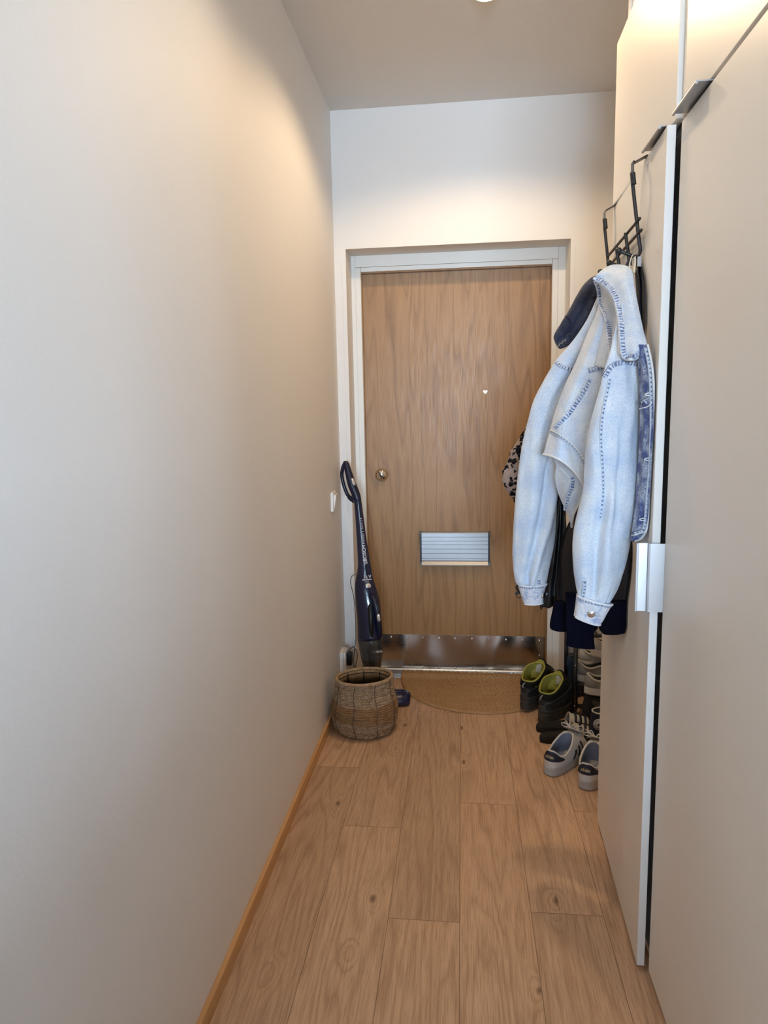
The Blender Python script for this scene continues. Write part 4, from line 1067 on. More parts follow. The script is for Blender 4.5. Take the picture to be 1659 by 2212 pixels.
# collar
rowsC = [(1283,601,1.765,1296,586,1.765), (1294,610,1.755,1318,573,1.755), (1306,620,1.735,1345,572,1.725), (1320,637,1.705,1364,583,1.685), (1331,664,1.68,1372,625,1.655), (1337,700,1.655,1382,675,1.63), (1338,735,1.635,1391,716,1.605), (1339,757,1.625,1398,746,1.585), (1344,770,1.62,1389,762,1.59), (1353,777,1.615,1372,776,1.60)]
def dispC(s_, t): return .006*fnoise(s_*3, t*6, 41) + .003*math.sin(t*70)*math.exp(-((s_-.10)/.12)**2)*.4 + .010*math.exp(-((s_-.02)/.20)**2)
g = G(); sC = sheet(g, rowsC, 34, 76, .022, dispC); col_ = g.build('collar', M['denim'], dj, solid=.006)
g = G(); edgeroll(g, sC, [(0,.0),(0,.12),(0,.25),(0,.4),(0,.55),(0,.7),(0,.82),(.0,.90),(.1,1.0),(.5,1),(.95,1.0),(1,.90),(1,.80)], .0036, 0, 90); g.build('edge_piping', M['piping'], col_)
g = G(); ribbon(g, sC, [(.16,.03),(.14,.15),(.13,.3),(.15,.45),(.15,.6),(.15,.75),(.17,.86),(.24,.93)], .016, .0026, 90); g.build('seam', M['seam'], col_)
g = G(); ribbon(g, sC, [(.32,.945),(.55,.93),(.80,.88),(.93,.80)], .011, .0026, 30); g.build('seam', M['seam'], col_)
# hanging loops over the hook
g = G(); g.tube(spline([at(1359,590,1.705), at(1360,570,1.705), at(1364,556,1.713), at(1368,551.5,1.725), at(1371,562,1.718), at(1369,590,1.70)], 24), .0036, 8, flat=.35); g.build('hanging_loop', plain('cream_tape', srgb(216,206,186), .8), dj)
g = G(); g.tube(spline([at(1349,580,1.715), at(1355,567,1.716), at(1361,558,1.718), at(1364,572,1.710)], 20), .0042, 8, flat=.4); g.build('size_tab', M['cap'], dj)

# ------------------------------------------------------------------ leopard fleece, leather jacket, bomber behind
lp = thing('fleece_jacket', at(1200, 800, 2.16), 'leopard print fleece jacket bulging out behind the far denim sleeve', 'jacket')
g = G(); pxtube(g, [(1244,770,1262,776,2.14,.8), (1212,815,1240,822,2.15,.6), (1176,862,1222,868,2.155,.5), (1146,905,1204,910,2.16,.5), (1117,952,1196,957,2.16,.5), (1100,984,1192,990,2.16,.5), (1088,1015,1188,1020,2.16,.5), (1086,1040,1184,1045,2.16,.5), (1093,1060,1180,1064,2.16,.5), (1106,1077,1174,1080,2.16,.5), (1116,1088,1160,1090,2.16,.5)], 60, 40, 0, lambda s_, t, fr_: .009*fnoise(s_*7, t*14, 60) + .004*fnoise(s_*22, t*40, 61))
g.build('body', M['leopard'], lp)
lj = thing('leather_jacket', at(1200, 1060, 2.1), 'black leather jacket hem hanging between the two denim sleeves', 'jacket')
def dl(s_, t, fr_): return (.008*math.sin(s_*16 + 3*t) + .003*fnoise(s_*8, t*9, 70)) if fr_ else 0
g = G(); lsf = pxtube(g, [(1214,800,1252,806,2.09,.5), (1208,880,1246,890,2.095,.5), (1204,960,1240,965,2.10,.5), (1202,1040,1228,1045,2.10,.5), (1196,1085,1222,1090,2.10,.5), (1186,1150,1224,1152,2.10,.45), (1176,1215,1224,1217,2.10,.4), (1168,1268,1222,1264,2.10,.36), (1166,1313,1225,1303,2.10,.34)], 60, 40, 0, dl)
lb = g.build('body', M['leather'], lj)
g = G()
for s_ in (.80, .88): g.tube([lsf(s_ - .10*(1-t_), t_, .0012) for t_ in [.55 + .44*i/20 for i in range(21)]], .0011, 6)
g.build('seam', plain('grey_seam_sheen', (.10, .105, .115), .5), lb)  # seam lines, their pale reflection put into the grey colour
g = G(); g.tube([at(1167,1298,2.07), at(1167.5,1308,2.07), at(1169.5,1317,2.07)], [.0055, .0055, .0045], 10, flat=.5); g.build('hem_tab', M['leather'], lj)
g = G(); g.tube(spline([at(1132,1258,2.075), at(1119,1263,2.075), at(1116,1270,2.075), at(1122,1279,2.075), at(1127,1284,2.075)], 16), .0068, 10, flat=.5); g.tube(spline([at(1134,1284,2.078), at(1120,1279,2.075), at(1114,1283,2.075)], 10), .0062, 8, flat=.5)
g.build('belt', M['leather'], lj)
g = G(); c = at(1121, 1287, 2.073); g.tube([c + Vector((.0068*math.cos(a), 0, .0062*math.sin(a))) for a in [i*2*math.pi/20 for i in range(21)]], .0014, 6); g.build('buckle_ring', M['black_metal'], lj)
# bomber jacket
bj = thing('bomber_jacket', at(1372, 560, 1.74), 'navy black bomber jacket with ribbed knit hem hanging under the denim jacket', 'jacket')
def dbm(s_, t, fr_): return (.010*math.sin(s_*9 + 5*t) + .006*fnoise(s_*5, t*8, 80)) if fr_ else 0
rowsB = [(1373,557,1382,557,1.745,.5,1.735), (1374,578,1386,580,1.735,.5,1.715), (1375,600,1389,602,1.72,.45,1.69), (1378,640,1391,642,1.70,.4,1.668), (1380,700,1392.5,702,1.69,.4,1.662), (1376,750,1391,752,1.72,.3,1.690), (1350,800,1380,802,1.80,.25,1.735), (1322,880,1366,880,1.88,.2,1.78), (1296,960,1366,960,1.95,.16,1.785), (1268,1060,1368,1062,2.0,.14,1.78), (1228,1130,1374,1138,2.03,.12,1.75), (1210,1190,1379,1190,2.04,.12,1.735), (1208,1250,1375,1250,2.04,.13,1.745), (1206,1300,1366,1300,2.04,.14,1.77), (1204,1328,1360,1326,2.04,.14,1.78)]
g = G(); bsf = pxtube(g, rowsB, 80, 48, 0, dbm); bb = g.build('body', M['bomber'], bj)
g = G(); pxtube(g, [(1197,1300,1248,1300,2.01,.5), (1192,1325,1246,1325,2.01,.5), (1188,1345,1240,1346,2.01,.5), (1189,1358,1232,1360,2.01,.5), (1200,1363,1224,1364,2.01,.5)], 20, 32); g.build('hem_rib', M['knit'], bj)
g = G(); pxtube(g, [(1286,1302,1366,1298,1.86,.35,1.765), (1289,1325,1364,1322,1.86,.35,1.765), (1292,1345,1365,1342,1.86,.35,1.765), (1294,1358,1364,1352,1.86,.35,1.765), (1302,1369,1350,1366,1.85,.35,1.775)], 20, 36); g.build('hem_rib', M['knit'], bj)
g = G(); pxtube(g, [(1222,1280,1288,1285,1.93,.4), (1223,1320,1286,1322,1.93,.4), (1222,1345,1284,1348,1.93,.4), (1224,1370,1283,1374,1.93,.4), (1222,1394,1285,1401,1.93,.4)], 24, 36); g.build('cuff_rib', M['knit'], bj)
g = G(); pxtube(g, [(1236,1335,1292,1340,1.955,.4), (1250,1348,1292,1350,1.955,.4), (1262,1355,1291,1358,1.955,.4), (1278,1361,1286,1363,1.955,.4)], 12, 24); g.build('hem_rib', M['knit'], bj)
g = G(); q = at(1381, 565, 1.706); g.box(q.x-.0045, q.x+.0045, q.y-.001, q.y, q.z-.011, q.z+.011); g.build('brand_tag', plain('pale_tag', srgb(170,172,176), .7, nscale=300, namp=.4), bj, smooth=False)

# cloth lies against the wardrobe door, never through it
def lay_against_door(root):
    for o in [root] + list(root.children_recursive):
        if o.type != 'MESH': continue
        off = Vector(o.get('_o', (0, 0, 0)))
        for v_ in o.data.vertices:
            p = v_.co + off
            if 1.50 < p.y < 2.14 and p.z < 1.9:
                lim = doorx(p.y) - .0040 - (.004 if any(m.type == 'SOLIDIFY' for m in o.modifiers) else 0)
                if p.x > lim: v_.co.x -= p.x - lim
for q in (dj, bj, lj, cap): lay_against_door(q)

# ------------------------------------------------------------------ shoes
class Shoe:
    """Loops round the foot: outline at the sole, closing upwards to the collar opening. +x points to the toe, heel at x = 0."""
    def __init__(s, L=.28, W=.102, zs=.030, cx=.075, ca=.068, cb=.031, zc=lambda th: .085, lean=0.0, toe=.62, heel=.70):
        s.L, s.W, s.zs, s.cx, s.ca, s.cb, s.zc, s.lean, s.toe, s.heel = L, W, zs, cx, ca, cb, zc, lean, toe, heel
    def outline(s, th, k=1.0):
        c, q = math.cos(th), math.sin(th); x = s.L/2 + s.L/2*math.copysign(abs(c)**.92, c); u = x/s.L
        hw = s.W/2*(s.heel + (1-s.heel)*sstep(.18, .70, u))
        y = hw*math.copysign(abs(q)**.72, q) + .008*math.sin(math.pi*min(1, u*1.1))
        return Vector(((x - s.L/2)*k + s.L/2, y*k, 0))
    def collar(s, th): return Vector((s.cx + s.ca*math.cos(th) + s.lean, s.cb*math.sin(th), 0))
    def up(s, th, h):
        h = max(0.0, h); o, c = s.outline(th), s.collar(th); f = .5 + .5*math.cos(th)                    # 1 at the toe, 0 at the heel
        e = h**(1.0 + .25*(1-f)); p = o.lerp(c, e); g_ = lerp(1.0, s.toe, sstep(.35, .95, f))
        zc = s.zc(th); p.z = s.zs + (zc - s.zs)*(h**g_)
        bulge = math.sin(math.pi*h)*(.004 + .004*f); n = (o - c); n.z = 0
        if n.length > 1e-6: p += n.normalized()*bulge
        return p
    def normal(s, th, h):
        a = s.up(th+.03, h) - s.up(th-.03, h); b = s.up(th, min(1, h+.03)) - s.up(th, max(0, h-.03)); n = a.cross(b).normalized()
        return n
    def upper(s, g, m=0, n=64, k=18): g.rings([[s.up(2*math.pi*j/n, i/(k-1)) for j in range(n)] for i in range(k)], m, False, False)
    def lining(s, g, m=0, n=64, depth=None, k=10):
        rr = []
        for i in range(k):
            q = i/(k-1); ring = []
            for j in range(n):
                th = 2*math.pi*j/n; c = s.collar(th); o = s.outline(th, .80); o.x = min(o.x, s.L*.60)
                ctr = Vector((s.cx + s.lean, 0, 0)); p = ctr + (c - ctr)*.93; p = p.lerp(o, sstep(0, 1, q)*.75); p.z = lerp(s.zc(th) - .0005, s.zs + .004, q)
                ring.append(p)
            rr.append(ring)
        g.rings(rr, m, False, True)
    def rim(s, g, r=.003, m=0, n=72): 
        pts = []
        for j in range(n+1):
            th = 2*math.pi*j/n; c = s.collar(th); ctr = Vector((s.cx + s.lean, 0, 0)); p = ctr + (c-ctr)*.97; p.z = s.zc(th) - .001; pts.append(p)
        g.tube(pts, r, 8, m, caps=False)
    def sole(s, g, m=0, n=64, spring=.006, flare=1.03, groove=0):
        def z(x, h): return h + spring*max(0, (x/s.L - .7)/.3)**2
        rr = []
        lv = [(0, .94), (.0, .985), (.004, flare)] + [(.004 + (s.zs-.004)*i/6, flare + (-.018 if groove and i in (2, 4) else 0) - .012*i/6) for i in range(1, 7)] + [(s.zs + .002, .95)]
        for h, k in lv: rr.append([Vector((p.x, p.y, z(p.x, h))) for p in [s.outline(2*math.pi*j/n, k) for j in range(n)]])
        g.rings(rr, m)
    def patch(s, g, fn, nu, nv, lift=.0012, m=0, th0=math.pi-.6, th1=math.pi+.6, solid=True):
        """A strip on the upper between angles th0..th1; fn(i) -> (h0, h1)."""
        def P(i, j):
            th = lerp(th0, th1, i); h0, h1 = fn(i); h = lerp(h0, h1, j); e = lift*(1 if 0.02 < i < .98 and 0.02 < j < .98 else .1)
            return s.up(th, h) + s.normal(th, h)*e
        g.grid(P, nu, nv, m)
    def textpl(s, th0, h0, lift=.002, w_=None):
        c = s.up(th0, h0)
        def pl(x, y):
            dth = (s.up(th0+.05, h0) - s.up(th0-.05, h0)).length/.1; dh = (s.up(th0, h0+.04) - s.up(th0, h0-.04)).length/.08
            th, h = th0 + x/dth, h0 + y/dh
            return s.up(th, h) + s.normal(th, h)*lift
        return pl
def mk(name, mat, root, g, **kw): return g.build(name, mat, root, local=True, **kw)
M['white_shoe'] = plain('white_leather', (.62, .60, .58), .5, namp=.05, nscale=40, bump=.1, bscale=300)
M['grey_sole'] = plain('scuffed_sole', (.42, .40, .38), .65, namp=.15, nscale=60)
M['navy_shoe'] = plain('navy_suede', (.012, .015, .030), .7, namp=.15)
M['lining_blue'] = plain('blue_grey_lining', (.24, .27, .36), .85, namp=.1)
M['lining_navy'] = plain('navy_insole', (.02, .024, .05), .85, namp=.1)
M['gold'] = plain('pale_gold_print', (.52, .43, .27), .4, .3)
M['lace'] = plain('white_lace', (.58, .56, .53), .85, namp=.08, nscale=300)
M['black_rubber'] = plain('black_rubber', (.015, .014, .013), .62, namp=.2, bump=.3, bscale=260, spec=.3)
M['boot'] = plain('black_nubuck', (.014, .0135, .014), .7, namp=.3, nscale=60, bump=.25, bscale=200)
M['boot_sole'] = plain('dusty_rubber_sole', (.040, .034, .030), .75, namp=.3, nscale=50)
M['lime'] = plain('lime_yellow_lining', (.31, .30, .052), .75, namp=.12, nscale=60, bump=.2, bscale=400)
M['mesh_black'] = plain('black_mesh', (.007, .0072, .008), .85, namp=.2, spec=.25, bump=.3, bscale=500)

def zc_sneaker(th):
    f = .5 + .5*math.cos(th); sd = abs(math.sin(th))
    return .086 - .018*math.exp(-((f-.30)/.22)**2) + .012*sstep(.15, 0, f) + .026*sstep(.55, 1, f)
sn = Shoe(L=.262, W=.104, zs=.033, cx=.083, ca=.075, cb=.036, zc=zc_sneaker, heel=.86)
def sneaker(name, loc, rz, label, mirror=1, lacemess=0):
    r = thing(name, loc, label, 'shoe', None, None, rz); r.scale = (1, mirror, 1)
    g = G(); sn.upper(g); up_ = mk('upper', M['white_shoe'], r, g)
    g = G(); sn.sole(g); so_ = mk('sole', M['grey_sole'], r, g)
    g = G(); sn.lining(g); mk('lining', M['lining_blue'], r, g)
    g = G(); o = [sn.outline(2*math.pi*j/40, .72) for j in range(40)]; o = [Vector((min(p.x, .20), p.y, .0365)) for p in o]; g.rings([o, [p - Vector((0,0,.002)) for p in o]]); mk('insole', M['lining_navy'], r, g)
    g = G(); sn.rim(g, .0038); mk('collar_rim', M['white_shoe'], r, g)
    # navy heel tab with gold lettering
    g = G(); sn.patch(g, lambda i: (.50 - .10*math.cos((i-.5)*3), 1.0 - .30*max(0, (abs(i-.5)-.33)/.17)), 24, 10, .0022, 0, math.pi-1.02, math.pi+1.02); ht = mk('heel_tab', M['navy_shoe'], r, g)
    g = G(); g.text('adidas', .0165, (lambda pl: (lambda x, y: pl(x*mirror, y)))(sn.textpl(math.pi, .68, .0042)), bold=.0003, spacing=1.05); mk('lettering', M['gold'], ht, g)
    # three dark side stripes, both sides
    for sd in (1, -1):
        for k in range(3):
            g = G(); th = sd*(1.55 - .24*k)
            def P(i, j, th=th, sd=sd): 
                a = th + sd*(-.10*0 + .055*(i-.5)*2) - sd*.30*(j-.5); h = lerp(.05, .62, j); return sn.up(a, h) + sn.normal(a, h)*.0014
            g.grid(P, 4, 10); mk('stripe', M['navy_shoe'], r, g)
    # tongue, eyelet laces and loose bow
    g = G()
    def T(i, j):
        x = lerp(.150, .215, 1-j); y = lerp(-.026, .026, i); b = sn.up(math.atan2(y*2.2, .5)*.6, lerp(.98, .55, 1-j)); return Vector((b.x - .006*j, y*.95, b.z + .006 + .014*j - 60*y*y*.12))
    g.grid(T, 10, 12); mk('tongue', M['white_shoe'], r, g, solid=.004)
    g = G()
    for k in range(5):
        h = .50 + .105*k; A = sn.up(.42 + .06*k, h) + sn.normal(.42+.06*k, h)*.004; B = sn.up(-.42 - .06*k, h) + sn.normal(-.42-.06*k, h)*.004
        mid = (A + B)/2 + Vector((0, 0, .006)); g.tube(spline([A, A.lerp(mid, .6) + Vector((0,0,.003)), mid, B.lerp(mid, .6) + Vector((0,0,.003)), B], 14), .0023, 6, flat=.7)
    c = sn.up(0, .93) + Vector((-.004, 0, .016)); rnd = random.Random(5 + lacemess)
    for k in range(5):
        a = rnd.uniform(-1.6, 1.6); l_ = rnd.uniform(.03, .06)
        g.tube(spline([c, c + Vector((.010, math.sin(a)*l_*.5, rnd.uniform(.004, .02))), c + Vector((.02 + l_*.4, math.sin(a)*l_, rnd.uniform(-.012, .012)))], 12), .0018, 6)
    for sd in (1, -1):
        g.tube(spline([c, c + Vector((-.008, sd*.014, .018)), c + Vector((-.004, sd*.036, .014)), c + Vector((.012, sd*.040, -.004)), c + Vector((.006, sd*.018, -.001)), c], 24), .0018, 6)
    mk('laces', M['lace'], r, g)
    return r
sneaker('sneaker', (.886, 2.426, 0), math.radians(54), 'white sneaker with navy heel tab, left of its pair beside the black slides', 1)
sneaker('sneaker', (1.000, 2.338, 0), math.radians(68), 'white sneaker with navy heel tab, right of its pair against the wardrobe end', -1, 3)

# hiking boots
def zc_boot(th):
    f = .5 + .5*math.cos(th)
    return .128 + .040*sstep(.05, .75, f) + .006*sstep(.7, 1, f)
bt = Shoe(L=.270, W=.110, zs=.040, cx=.083, ca=.066, cb=.044, zc=zc_boot, lean=-.004, toe=.55)
def boot(loc, rz, label, mirror=1):
    r = thing('hiking_boot', loc, label, 'boot', None, None, rz); r.scale = (1, mirror, 1)
    g = G(); bt.upper(g, 0, 72, 24); mk('upper', M['boot'], r, g)
    g = G(); bt.sole(g, groove=1, flare=1.06); mk('sole', M['boot_sole'], r, g)
    g = G(); bt.lining(g, 0, 72); mk('lining', M['lime'], r, g)
    g = G(); bt.rim(g, .0042); mk('collar_rim', M['lime'], r, g)
    # padded collar band under the rim
    g = G(); bt.patch(g, lambda i: (.66 - .03*math.cos(6.28*i), .985), 60, 8, .0055, 0, .75, 2*math.pi-.75); mk('collar_pad', M['mesh_black'], r, g)
    # tongue standing up at the front with a lime face and a white label
    def T(i, j, off=0.0):
        y = lerp(-.036, .036, i); z = lerp(.10, .190, j); x = .136 + .016*j - 14*y*y - off
        return Vector((x, y*(1 - .22*max(0, j-.7)/.3), z - 16*y*y*j))
    g = G(); g.grid(lambda i, j: T(i, j, -.006), 12, 12); mk('tongue', M['mesh_black'], r, g, solid=.006)
    g = G(); g.grid(lambda i, j: T(i, j*.985, .004), 12, 12); tg = mk('tongue_lining', M['lime'], r, g, solid=.002)
    g = G(); g.grid(lambda i, j: T(.40 + .36*i, .34 + .42*j, .0075), 6, 6); lab = mk('size_label', plain('white_label', (.42, .41, .37), .8, nscale=260, namp=.45), tg, g) if 'labelmat' not in M else mk('size_label', M['labelmat'], tg, g)
    M['labelmat'] = lab.data.materials[0]
    # pull loop, heel ribs, side emblem, rand lines
    a = bt.up(math.pi, .93) + Vector((-.004, 0, 0)); b = bt.up(math.pi, .72) + Vector((-.003, 0, 0))
    g = G(); g.tube(spline([a, a + Vector((-.014, 0, -.004)), (a+b)/2 + Vector((-.019, 0, -.004)), b + Vector((-.006, 0, .002)), b], 16), .0042, 8, flat=.5); mk('pull_loop', M['lace_grey'], r, g)
    for k in range(6):
        g = G(); h = .12 + .055*k
        g.tube([bt.up(math.pi + d, h) + bt.normal(math.pi + d, h)*.0012 for d in (-.30, -.15, 0, .15, .30)], .0016, 6); mk('heel_rib', M['rib_grey'], r, g)
    for sd in (1, -1):
        g = G(); 
        tri = [(sd*1.95, .20), (sd*2.18, .40), (sd*1.72, .42), (sd*1.95, .20)]
        pts = [];
        for (t0_, h0_), (t1_, h1_) in zip(tri, tri[1:]): pts += [bt.up(lerp(t0_, t1_, q/6), lerp(h0_, h1_, q/6)) + bt.normal(lerp(t0_, t1_, q/6), lerp(h0_, h1_, q/6))*.0012 for q in range(6)]
        g.tube(pts + [pts[0]], .0022, 6); mk('side_emblem', M['boot_sole'], r, g)
        g = G(); g.tube([bt.up(sd*(1.0 + 1.9*q/20), .50 + .10*math.sin(q/20*3.0)) + bt.normal(sd*(1.0 + 1.9*q/20), .50 + .10*math.sin(q/20*3.0))*.0012 for q in range(21)], .0017, 6); mk('side_piping', M['rib_grey'], r, g)
    g = G(); bt.patch(g, lambda i: (.0, .13 + .10*math.exp(-((i-.5)/.13)**2)), 72, 6, .0035, 0, .02, 2*math.pi-.02); mk('rand', M['boot_sole'], r, g)
    g = G()
    for k in range(5):
        h = .42 + .12*k; A = bt.up(.42, h) + bt.normal(.42, h)*.004; B = bt.up(-.42, h) + bt.normal(-.42, h)*.004; g.tube(spline([A, (A+B)/2 + Vector((0,0,.006)), B], 10), .0026, 6)
    mk('laces', M['mesh_black'], r, g)
    return r
M['lace_grey'] = plain('grey_webbing', (.16, .17, .18), .8); M['rib_grey'] = plain('grey_relief', (.075, .068, .060), .6)
boot((.842, 2.965, .0145), math.radians(54), 'black hiking boot with lime lining, left of its pair beside the jute mat', 1)
boot((.908, 2.868, 0), math.radians(54), 'black hiking boot with lime lining, right of its pair in front of the shoe rack', -1)

# slides
sl = Shoe(L=.255, W=.088, zs=.026)
def slide(loc, rz, label):
    r = thing('slide_sandal', loc, label, 'sandal', None, None, rz)
    g = G(); n = 56; rr = []
    for h, k in ((0, .93), (.002, .985), (.012, 1.0), (.024, .985), (.029, .955), (.030, .90), (.0265, .84), (.0245, .75)):
        rr.append([Vector((p.x, p.y, h + .010*max(0, .30 - p.x/sl.L)*(h > .01))) for p in [sl.outline(2*math.pi*j/n, k) for j in range(n)]])
    g.rings(rr); mk('footbed', M['black_rubber'], r, g)
    g = G()
    def S(i, j, off=0.0):
        a = math.pi*i; x = lerp(.128, .205, j) + .012*math.sin(a); hw = .0385; y = -math.cos(a)*(hw+off) + .006; z = .014 + (max(0.0, math.sin(a))**.75)*(.062 - .020*j + off)
        return Vector((x, y, z))
    g.grid(lambda i, j: S(i, j), 28, 10); st = mk('strap', M['strap_white'], r, g, solid=.0045)
    g = G(); g.tube([S(i/30, 0.0, .001) for i in range(31)], .0030, 8); mk('strap_edge', M['strap_white'], st, g)
    for k in range(3):
        g = G(); j0 = .22 + .26*k; g.grid(lambda i, j: S(.06 + .88*i, j0 + .13*j, .0058), 26, 3); mk('stripe', M['navy_shoe'], st, g, solid=.0006)
    g = G(); g.grid(lambda i, j: S(.02 + .96*i, .02 + .96*j, -.003), 24, 6); mk('strap_lining', M['black_rubber'], st, g)
    return r
M['strap_white'] = plain('cream_strap', (.56, .52, .45), .5, namp=.05)
slide((.876, 2.786, 0), math.radians(4), 'black slide with striped white strap, next to the hiking boots')
slide((.880, 2.692, 0), math.radians(5), 'black slide with striped white strap, next to the white sneakers')

# canvas high-top
def zc_hi(th):
    f = .5 + .5*math.cos(th); return .164 + .006*sstep(.3, 1, f)
hi = Shoe(L=.265, W=.086, zs=.030, cx=.058, ca=.050, cb=.034, zc=zc_hi, toe=.5)
r = thing('high_top_shoe', (1.066, 2.636, 0), 'navy canvas high-top with round star patch against the wardrobe end', 'shoe', None, None, math.radians(4))
g = G(); hi.upper(g, 0, 64, 22); mk('upper', plain('navy_canvas', (.009, .012, .026), .85, namp=.2, nscale=200, bump=.2, bscale=500), r, g)
g = G(); hi.sole(g); mk('sole', plain('cream_rubber', (.50, .46, .39), .6, namp=.06), r, g)
g = G(); o = [hi.outline(2*math.pi*j/60, 1.028) for j in range(61)]; g.tube([Vector((p.x, p.y, .020)) for p in o], .0016, 6, caps=False); mk('sole_stripe', M['navy_shoe'], r, g)
g = G(); hi.lining(g); mk('lining', plain('grey_canvas', (.10, .105, .11), .9), r, g)
g = G(); hi.rim(g, .0028); mk('collar_rim', plain('cream_binding', (.55, .52, .46), .8), r, g)
def heelp(i, j): 
    a = lerp(math.pi-.42, math.pi+.42, i); p = hi.outline(a, 1.05); return Vector((p.x, p.y, lerp(.006, .028, j)))
g = G(); g.grid(heelp, 10, 4); mk('heel_label', M['navy_shoe'], r, g, solid=.001)
# round patch on the side that faces the hall
tp, hp = -2.35, .66
cc = hi.up(tp, hp); nrm = hi.normal(tp, hp); nrm = nrm if nrm.y < 0 else -nrm; ex = Vector((0,0,1)).cross(nrm).normalized() * 1.0; ey = nrm.cross(ex).normalized()
ex = ex if ex.x > 0 else -ex; ey = ey if ey.z > 0 else -ey
def disc(g, r_, d_, n=40, r0=0): 
    ring = [cc + ex*(r_*math.cos(2*math.pi*i/n)) + ey*(r_*math.sin(2*math.pi*i/n)) + nrm*d_ for i in range(n)]
    if r0: 
        ri = [cc + ex*(r0*math.cos(2*math.pi*i/n)) + ey*(r0*math.sin(2*math.pi*i/n)) + nrm*d_ for i in range(n)]; g.add(ring + ri, [(i, (i+1) % n, n+(i+1) % n, n+i) for i in range(n)])
    else: g.rings([ring, [p - nrm*.003 for p in ring]])
g = G(); disc(g, .0235, .0060); pt = mk('star_patch', plain('grey_white_patch', (.46, .46, .46), .7), r, g)
g = G(); pts = []
for i in range(10):
    rad = .0105 if i % 2 == 0 else .0043; a = math.pi/2 + i*math.pi/5; pts.append(cc + ex*(rad*math.cos(a)) + ey*(rad*math.sin(a)) + nrm*.0066)
g.rings([pts, [p - nrm*.0005 for p in pts]]); mk('star', M['navy_shoe'], pt, g)
g = G(); disc(g, .0222, .0064, 40, .0214); 
def arc(body, rad, a0, sgn, size):
    for k, chh in enumerate(body):
        a = a0 - sgn*(k - (len(body)-1)/2)*.30
        u_ = Vector((math.cos(a), math.sin(a), 0)); t_ = Vector((math.sin(a), -math.cos(a), 0)) if sgn > 0 else Vector((-math.sin(a), math.cos(a), 0)); o_ = u_ if sgn > 0 else -u_
        g.text(chh, size, lambda x, y: cc + ex*(u_.x*rad + t_.x*x + o_.x*y) + ey*(u_.y*rad + t_.y*x + o_.y*y) + nrm*.0066, bold=.0001)
arc('CONVERSE', .0168, math.pi/2, 1, .0068); arc('ALL', .0168, math.pi*1.08, 1, .0068); arc('STAR', .0168, -math.pi*.10, 1, .0068)
g.tube([cc + ex*(-.011 + .022*i/40) + ey*(-.0150 - .0022*math.sin(math.pi*i/40) + .0022*math.sin(i*1.1)) + nrm*.0066 for i in range(41)], .0005, 5)
mk('patch_lettering', M['navy_shoe'], pt, g)
g = G()
for k in range(7):
    h = .35 + .10*k; A = hi.up(.40, h) + hi.normal(.40, h)*.004; B = hi.up(-.40, h) + hi.normal(-.40, h)*.004; g.tube(spline([A, (A+B)/2 + Vector((0,0,.006)), B], 10), .0030, 6)
c = hi.up(0, 1.0) + Vector((.004, 0, .010))
for sd in (1, -1): g.tube(spline([c, c + Vector((.01, sd*.02, .018)), c + Vector((.02, sd*.04, .004)), c], 20), .0032, 6)
mk('laces', M['lace'], r, g)

# ------------------------------------------------------------------ shoe rack in the niche
sr = thing('shoe_rack', (1.32, 3.02, 0), 'black tubular two-tier shoe rack standing in the niche behind the wardrobe end', 'shoe rack')
X0, X1, YF, YK = 1.058, 1.58, 2.945, 3.210
def post(x, y, top):
    g = G(); g.tube([(x, y, .0), (x, y, top)], .0098, 16); o = mk_w('post', M['black_metal'], sr, g)
    return o
def mk_w(name, mat, parent, g, **kw): return g.build(name, mat, parent, **kw)
TOP = .372
for x, y in ((X0, YF), (X0, YK), (X1, YF), (X1, YK)):
    o = post(x, y, TOP)
    if (x, y) == (X0, YF):
        for z in (.050, .235):
            g = G(); g.lathe([(.0030, 0), (.0026, .0016), (.0004, .002)], (x-.002, y-.0096, z), 10, axis='-y'); g.build('bolt', M['chrome'], o)
RA = [(.045, YF+.003), (.045, YK), (.140, YF+.003), (.140, YK), (.236, YK), (TOP-.006, YF), (TOP-.006, YK)]
for z, y in RA:
    g = G(); g.tube([(X0, y, z), (X1, y, z)], .0085, 12); g.build('rail', M['black_metal'], sr)
for z in (.045, .140, TOP-.006):
    for x in (X0+.09, X0+.20, X0+.31, X0+.42):
        g = G(); g.tube([(x, YF, z+.001), (x, YK, z+.001)], .0060, 10); g.build('cross_bar', M['black_metal'], sr)

# shoes on and behind the rack (only their heels show past the wardrobe end)
def zc_low(th):
    f = .5 + .5*math.cos(th); return .080 - .014*math.exp(-((f-.30)/.22)**2) + .008*sstep(.15, 0, f) + .020*sstep(.55, 1, f)
lo = Shoe(L=.275, W=.100, zs=.030, cx=.080, ca=.072, cb=.032, zc=zc_low)
def runner(name, loc, rz, pitch, mats, label, group=None, groove=0):
    r = thing(name, loc, label, 'shoe', group); r.rotation_euler = (0, pitch, rz)
    g = G(); lo.upper(g); mk('upper', mats[0], r, g)
    g = G(); lo.sole(g, groove=groove); mk('sole', mats[1], r, g)
    g = G(); lo.lining(g); mk('lining', mats[2], r, g)
    g = G(); lo.rim(g, .0055); mk('collar_rim', mats[3], r, g)
    g = G(); lo.patch(g, lambda i: (.12, .62 + .3*math.exp(-((i-.5)/.2)**2)), 24, 8, .0020, 0, math.pi-.95, math.pi+.95); mk('heel_panel', mats[4], r, g)
    return r
gw = [plain('warm_grey_mesh', (.30, .285, .27), .8, nscale=180, namp=.12), plain('off_white_midsole', (.50, .47, .43), .6, namp=.06), plain('shoe_interior', (.10, .095, .085), .9), plain('pale_collar', (.36, .34, .31), .8), plain('grey_suede', (.21, .205, .20), .85)]
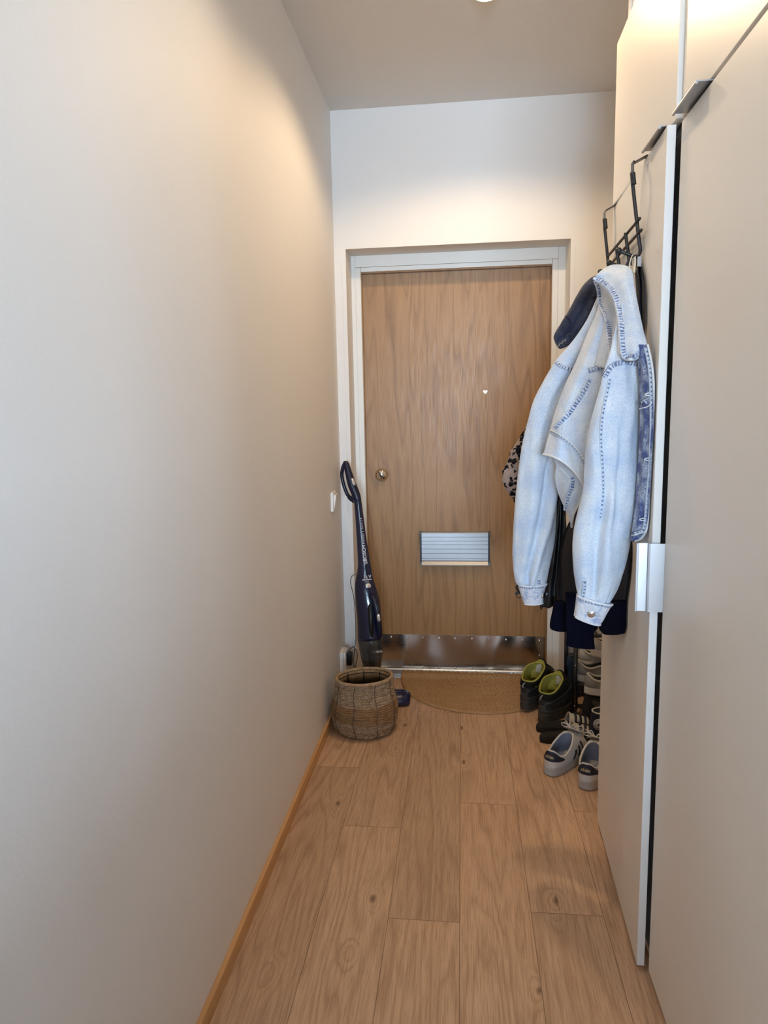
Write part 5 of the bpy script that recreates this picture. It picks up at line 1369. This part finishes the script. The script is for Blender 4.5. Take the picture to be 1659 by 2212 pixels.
cw = [plain('white_mesh', (.50, .48, .47), .8, nscale=180, namp=.08), plain('cream_midsole', (.60, .55, .47), .6, namp=.05), gw[2], plain('cream_collar', (.52, .49, .42), .8), plain('white_suede', (.42, .40, .39), .85)]

runner('running_shoe', (1.082, 2.842, .151), math.radians(-9), 0.0, gw, 'warm grey running shoe stacked in front on the black ankle boot', 'grey running shoes')
runner('running_shoe', (1.070, 2.985, .149), math.radians(-4), 0.0, gw, 'warm grey running shoe on the rack tier, behind its stacked twin', 'grey running shoes')
runner('running_shoe', (1.098, 3.115, .168), math.radians(-3), .06, cw, 'off-white running shoe with layered sole, farthest back on the rack', 'off-white running shoes', 1)
runner('running_shoe', (1.130, 2.988, .262), math.radians(-2), .02, cw, 'off-white running shoe lying on top of the grey one on the rack', 'off-white running shoes', 1)
bn = [plain('brown_suede', (.085, .050, .036), .85), plain('brown_sole', (.05, .038, .03), .7), gw[2], plain('brown_binding', (.07, .045, .035), .8), plain('brown_heel', (.06, .036, .028), .8)]
q = runner('low_shoe', (1.098, 3.045, .056), math.radians(-3), 0.0, bn, 'brown suede shoe on the lowest rack tier behind the post')
q.scale = (1, 1, .68)
kb = [M['boot'], M['black_rubber'], gw[2], M['mesh_black'], M['mesh_black']]
r = thing('ankle_boot', (1.078, 2.872, 0), 'plain black ankle boot on the floor under the grey running shoe', 'boot', None, None, math.radians(-6))
ab = Shoe(L=.27, W=.098, zs=.030, cx=.070, ca=.058, cb=.038, zc=lambda th: .138, toe=.5)
g = G(); ab.upper(g, 0, 56, 18); mk('upper', M['boot'], r, g)
g = G(); ab.sole(g, flare=1.05); mk('sole', M['boot_sole'], r, g)
g = G(); ab.lining(g, 0, 56); mk('lining', gw[2], r, g)
g = G(); ab.rim(g, .0035); mk('collar_rim', M['mesh_black'], r, g)
# blue fabric bag slumped behind the rack post
bg = thing('drawstring_bag', (1.084, 3.158, 0), 'dark blue fabric bag slumped behind the front post of the shoe rack', 'bag')
g = G(); rr = []
for i in range(15):
    t_ = i/14; zz = .002 + .204*t_; rad = (.030*(1 - .5*t_**3) + .006*math.sin(t_*9)); ring = []
    for j in range(32):
        a = 2*math.pi*j/32; e = 1 + .16*math.sin(a*3 + t_*4) + .10*math.sin(a*7 - t_*6)
        ring.append(Vector((1.082 + rad*1.05*e*math.cos(a), 3.158 + rad*.9*e*math.sin(a), zz)))
    rr.append(ring)
g.rings(rr); g.build('pouch', plain('petrol_blue_cloth', (.006, .022, .050), .7, namp=.25, bump=.3, bscale=80), bg)
g = G(); g.tube([Vector((1.082 + .020*math.cos(a), 3.158 + .018*math.sin(a), .200 + .003*math.sin(3*a))) for a in [i*2*math.pi/24 for i in range(25)]], .004, 8, caps=False); g.build('drawstring', plain('olive_cord', (.03, .032, .026), .8), bg)

for o in list(bpy.data.objects):
    if '_o' in o: del o['_o']
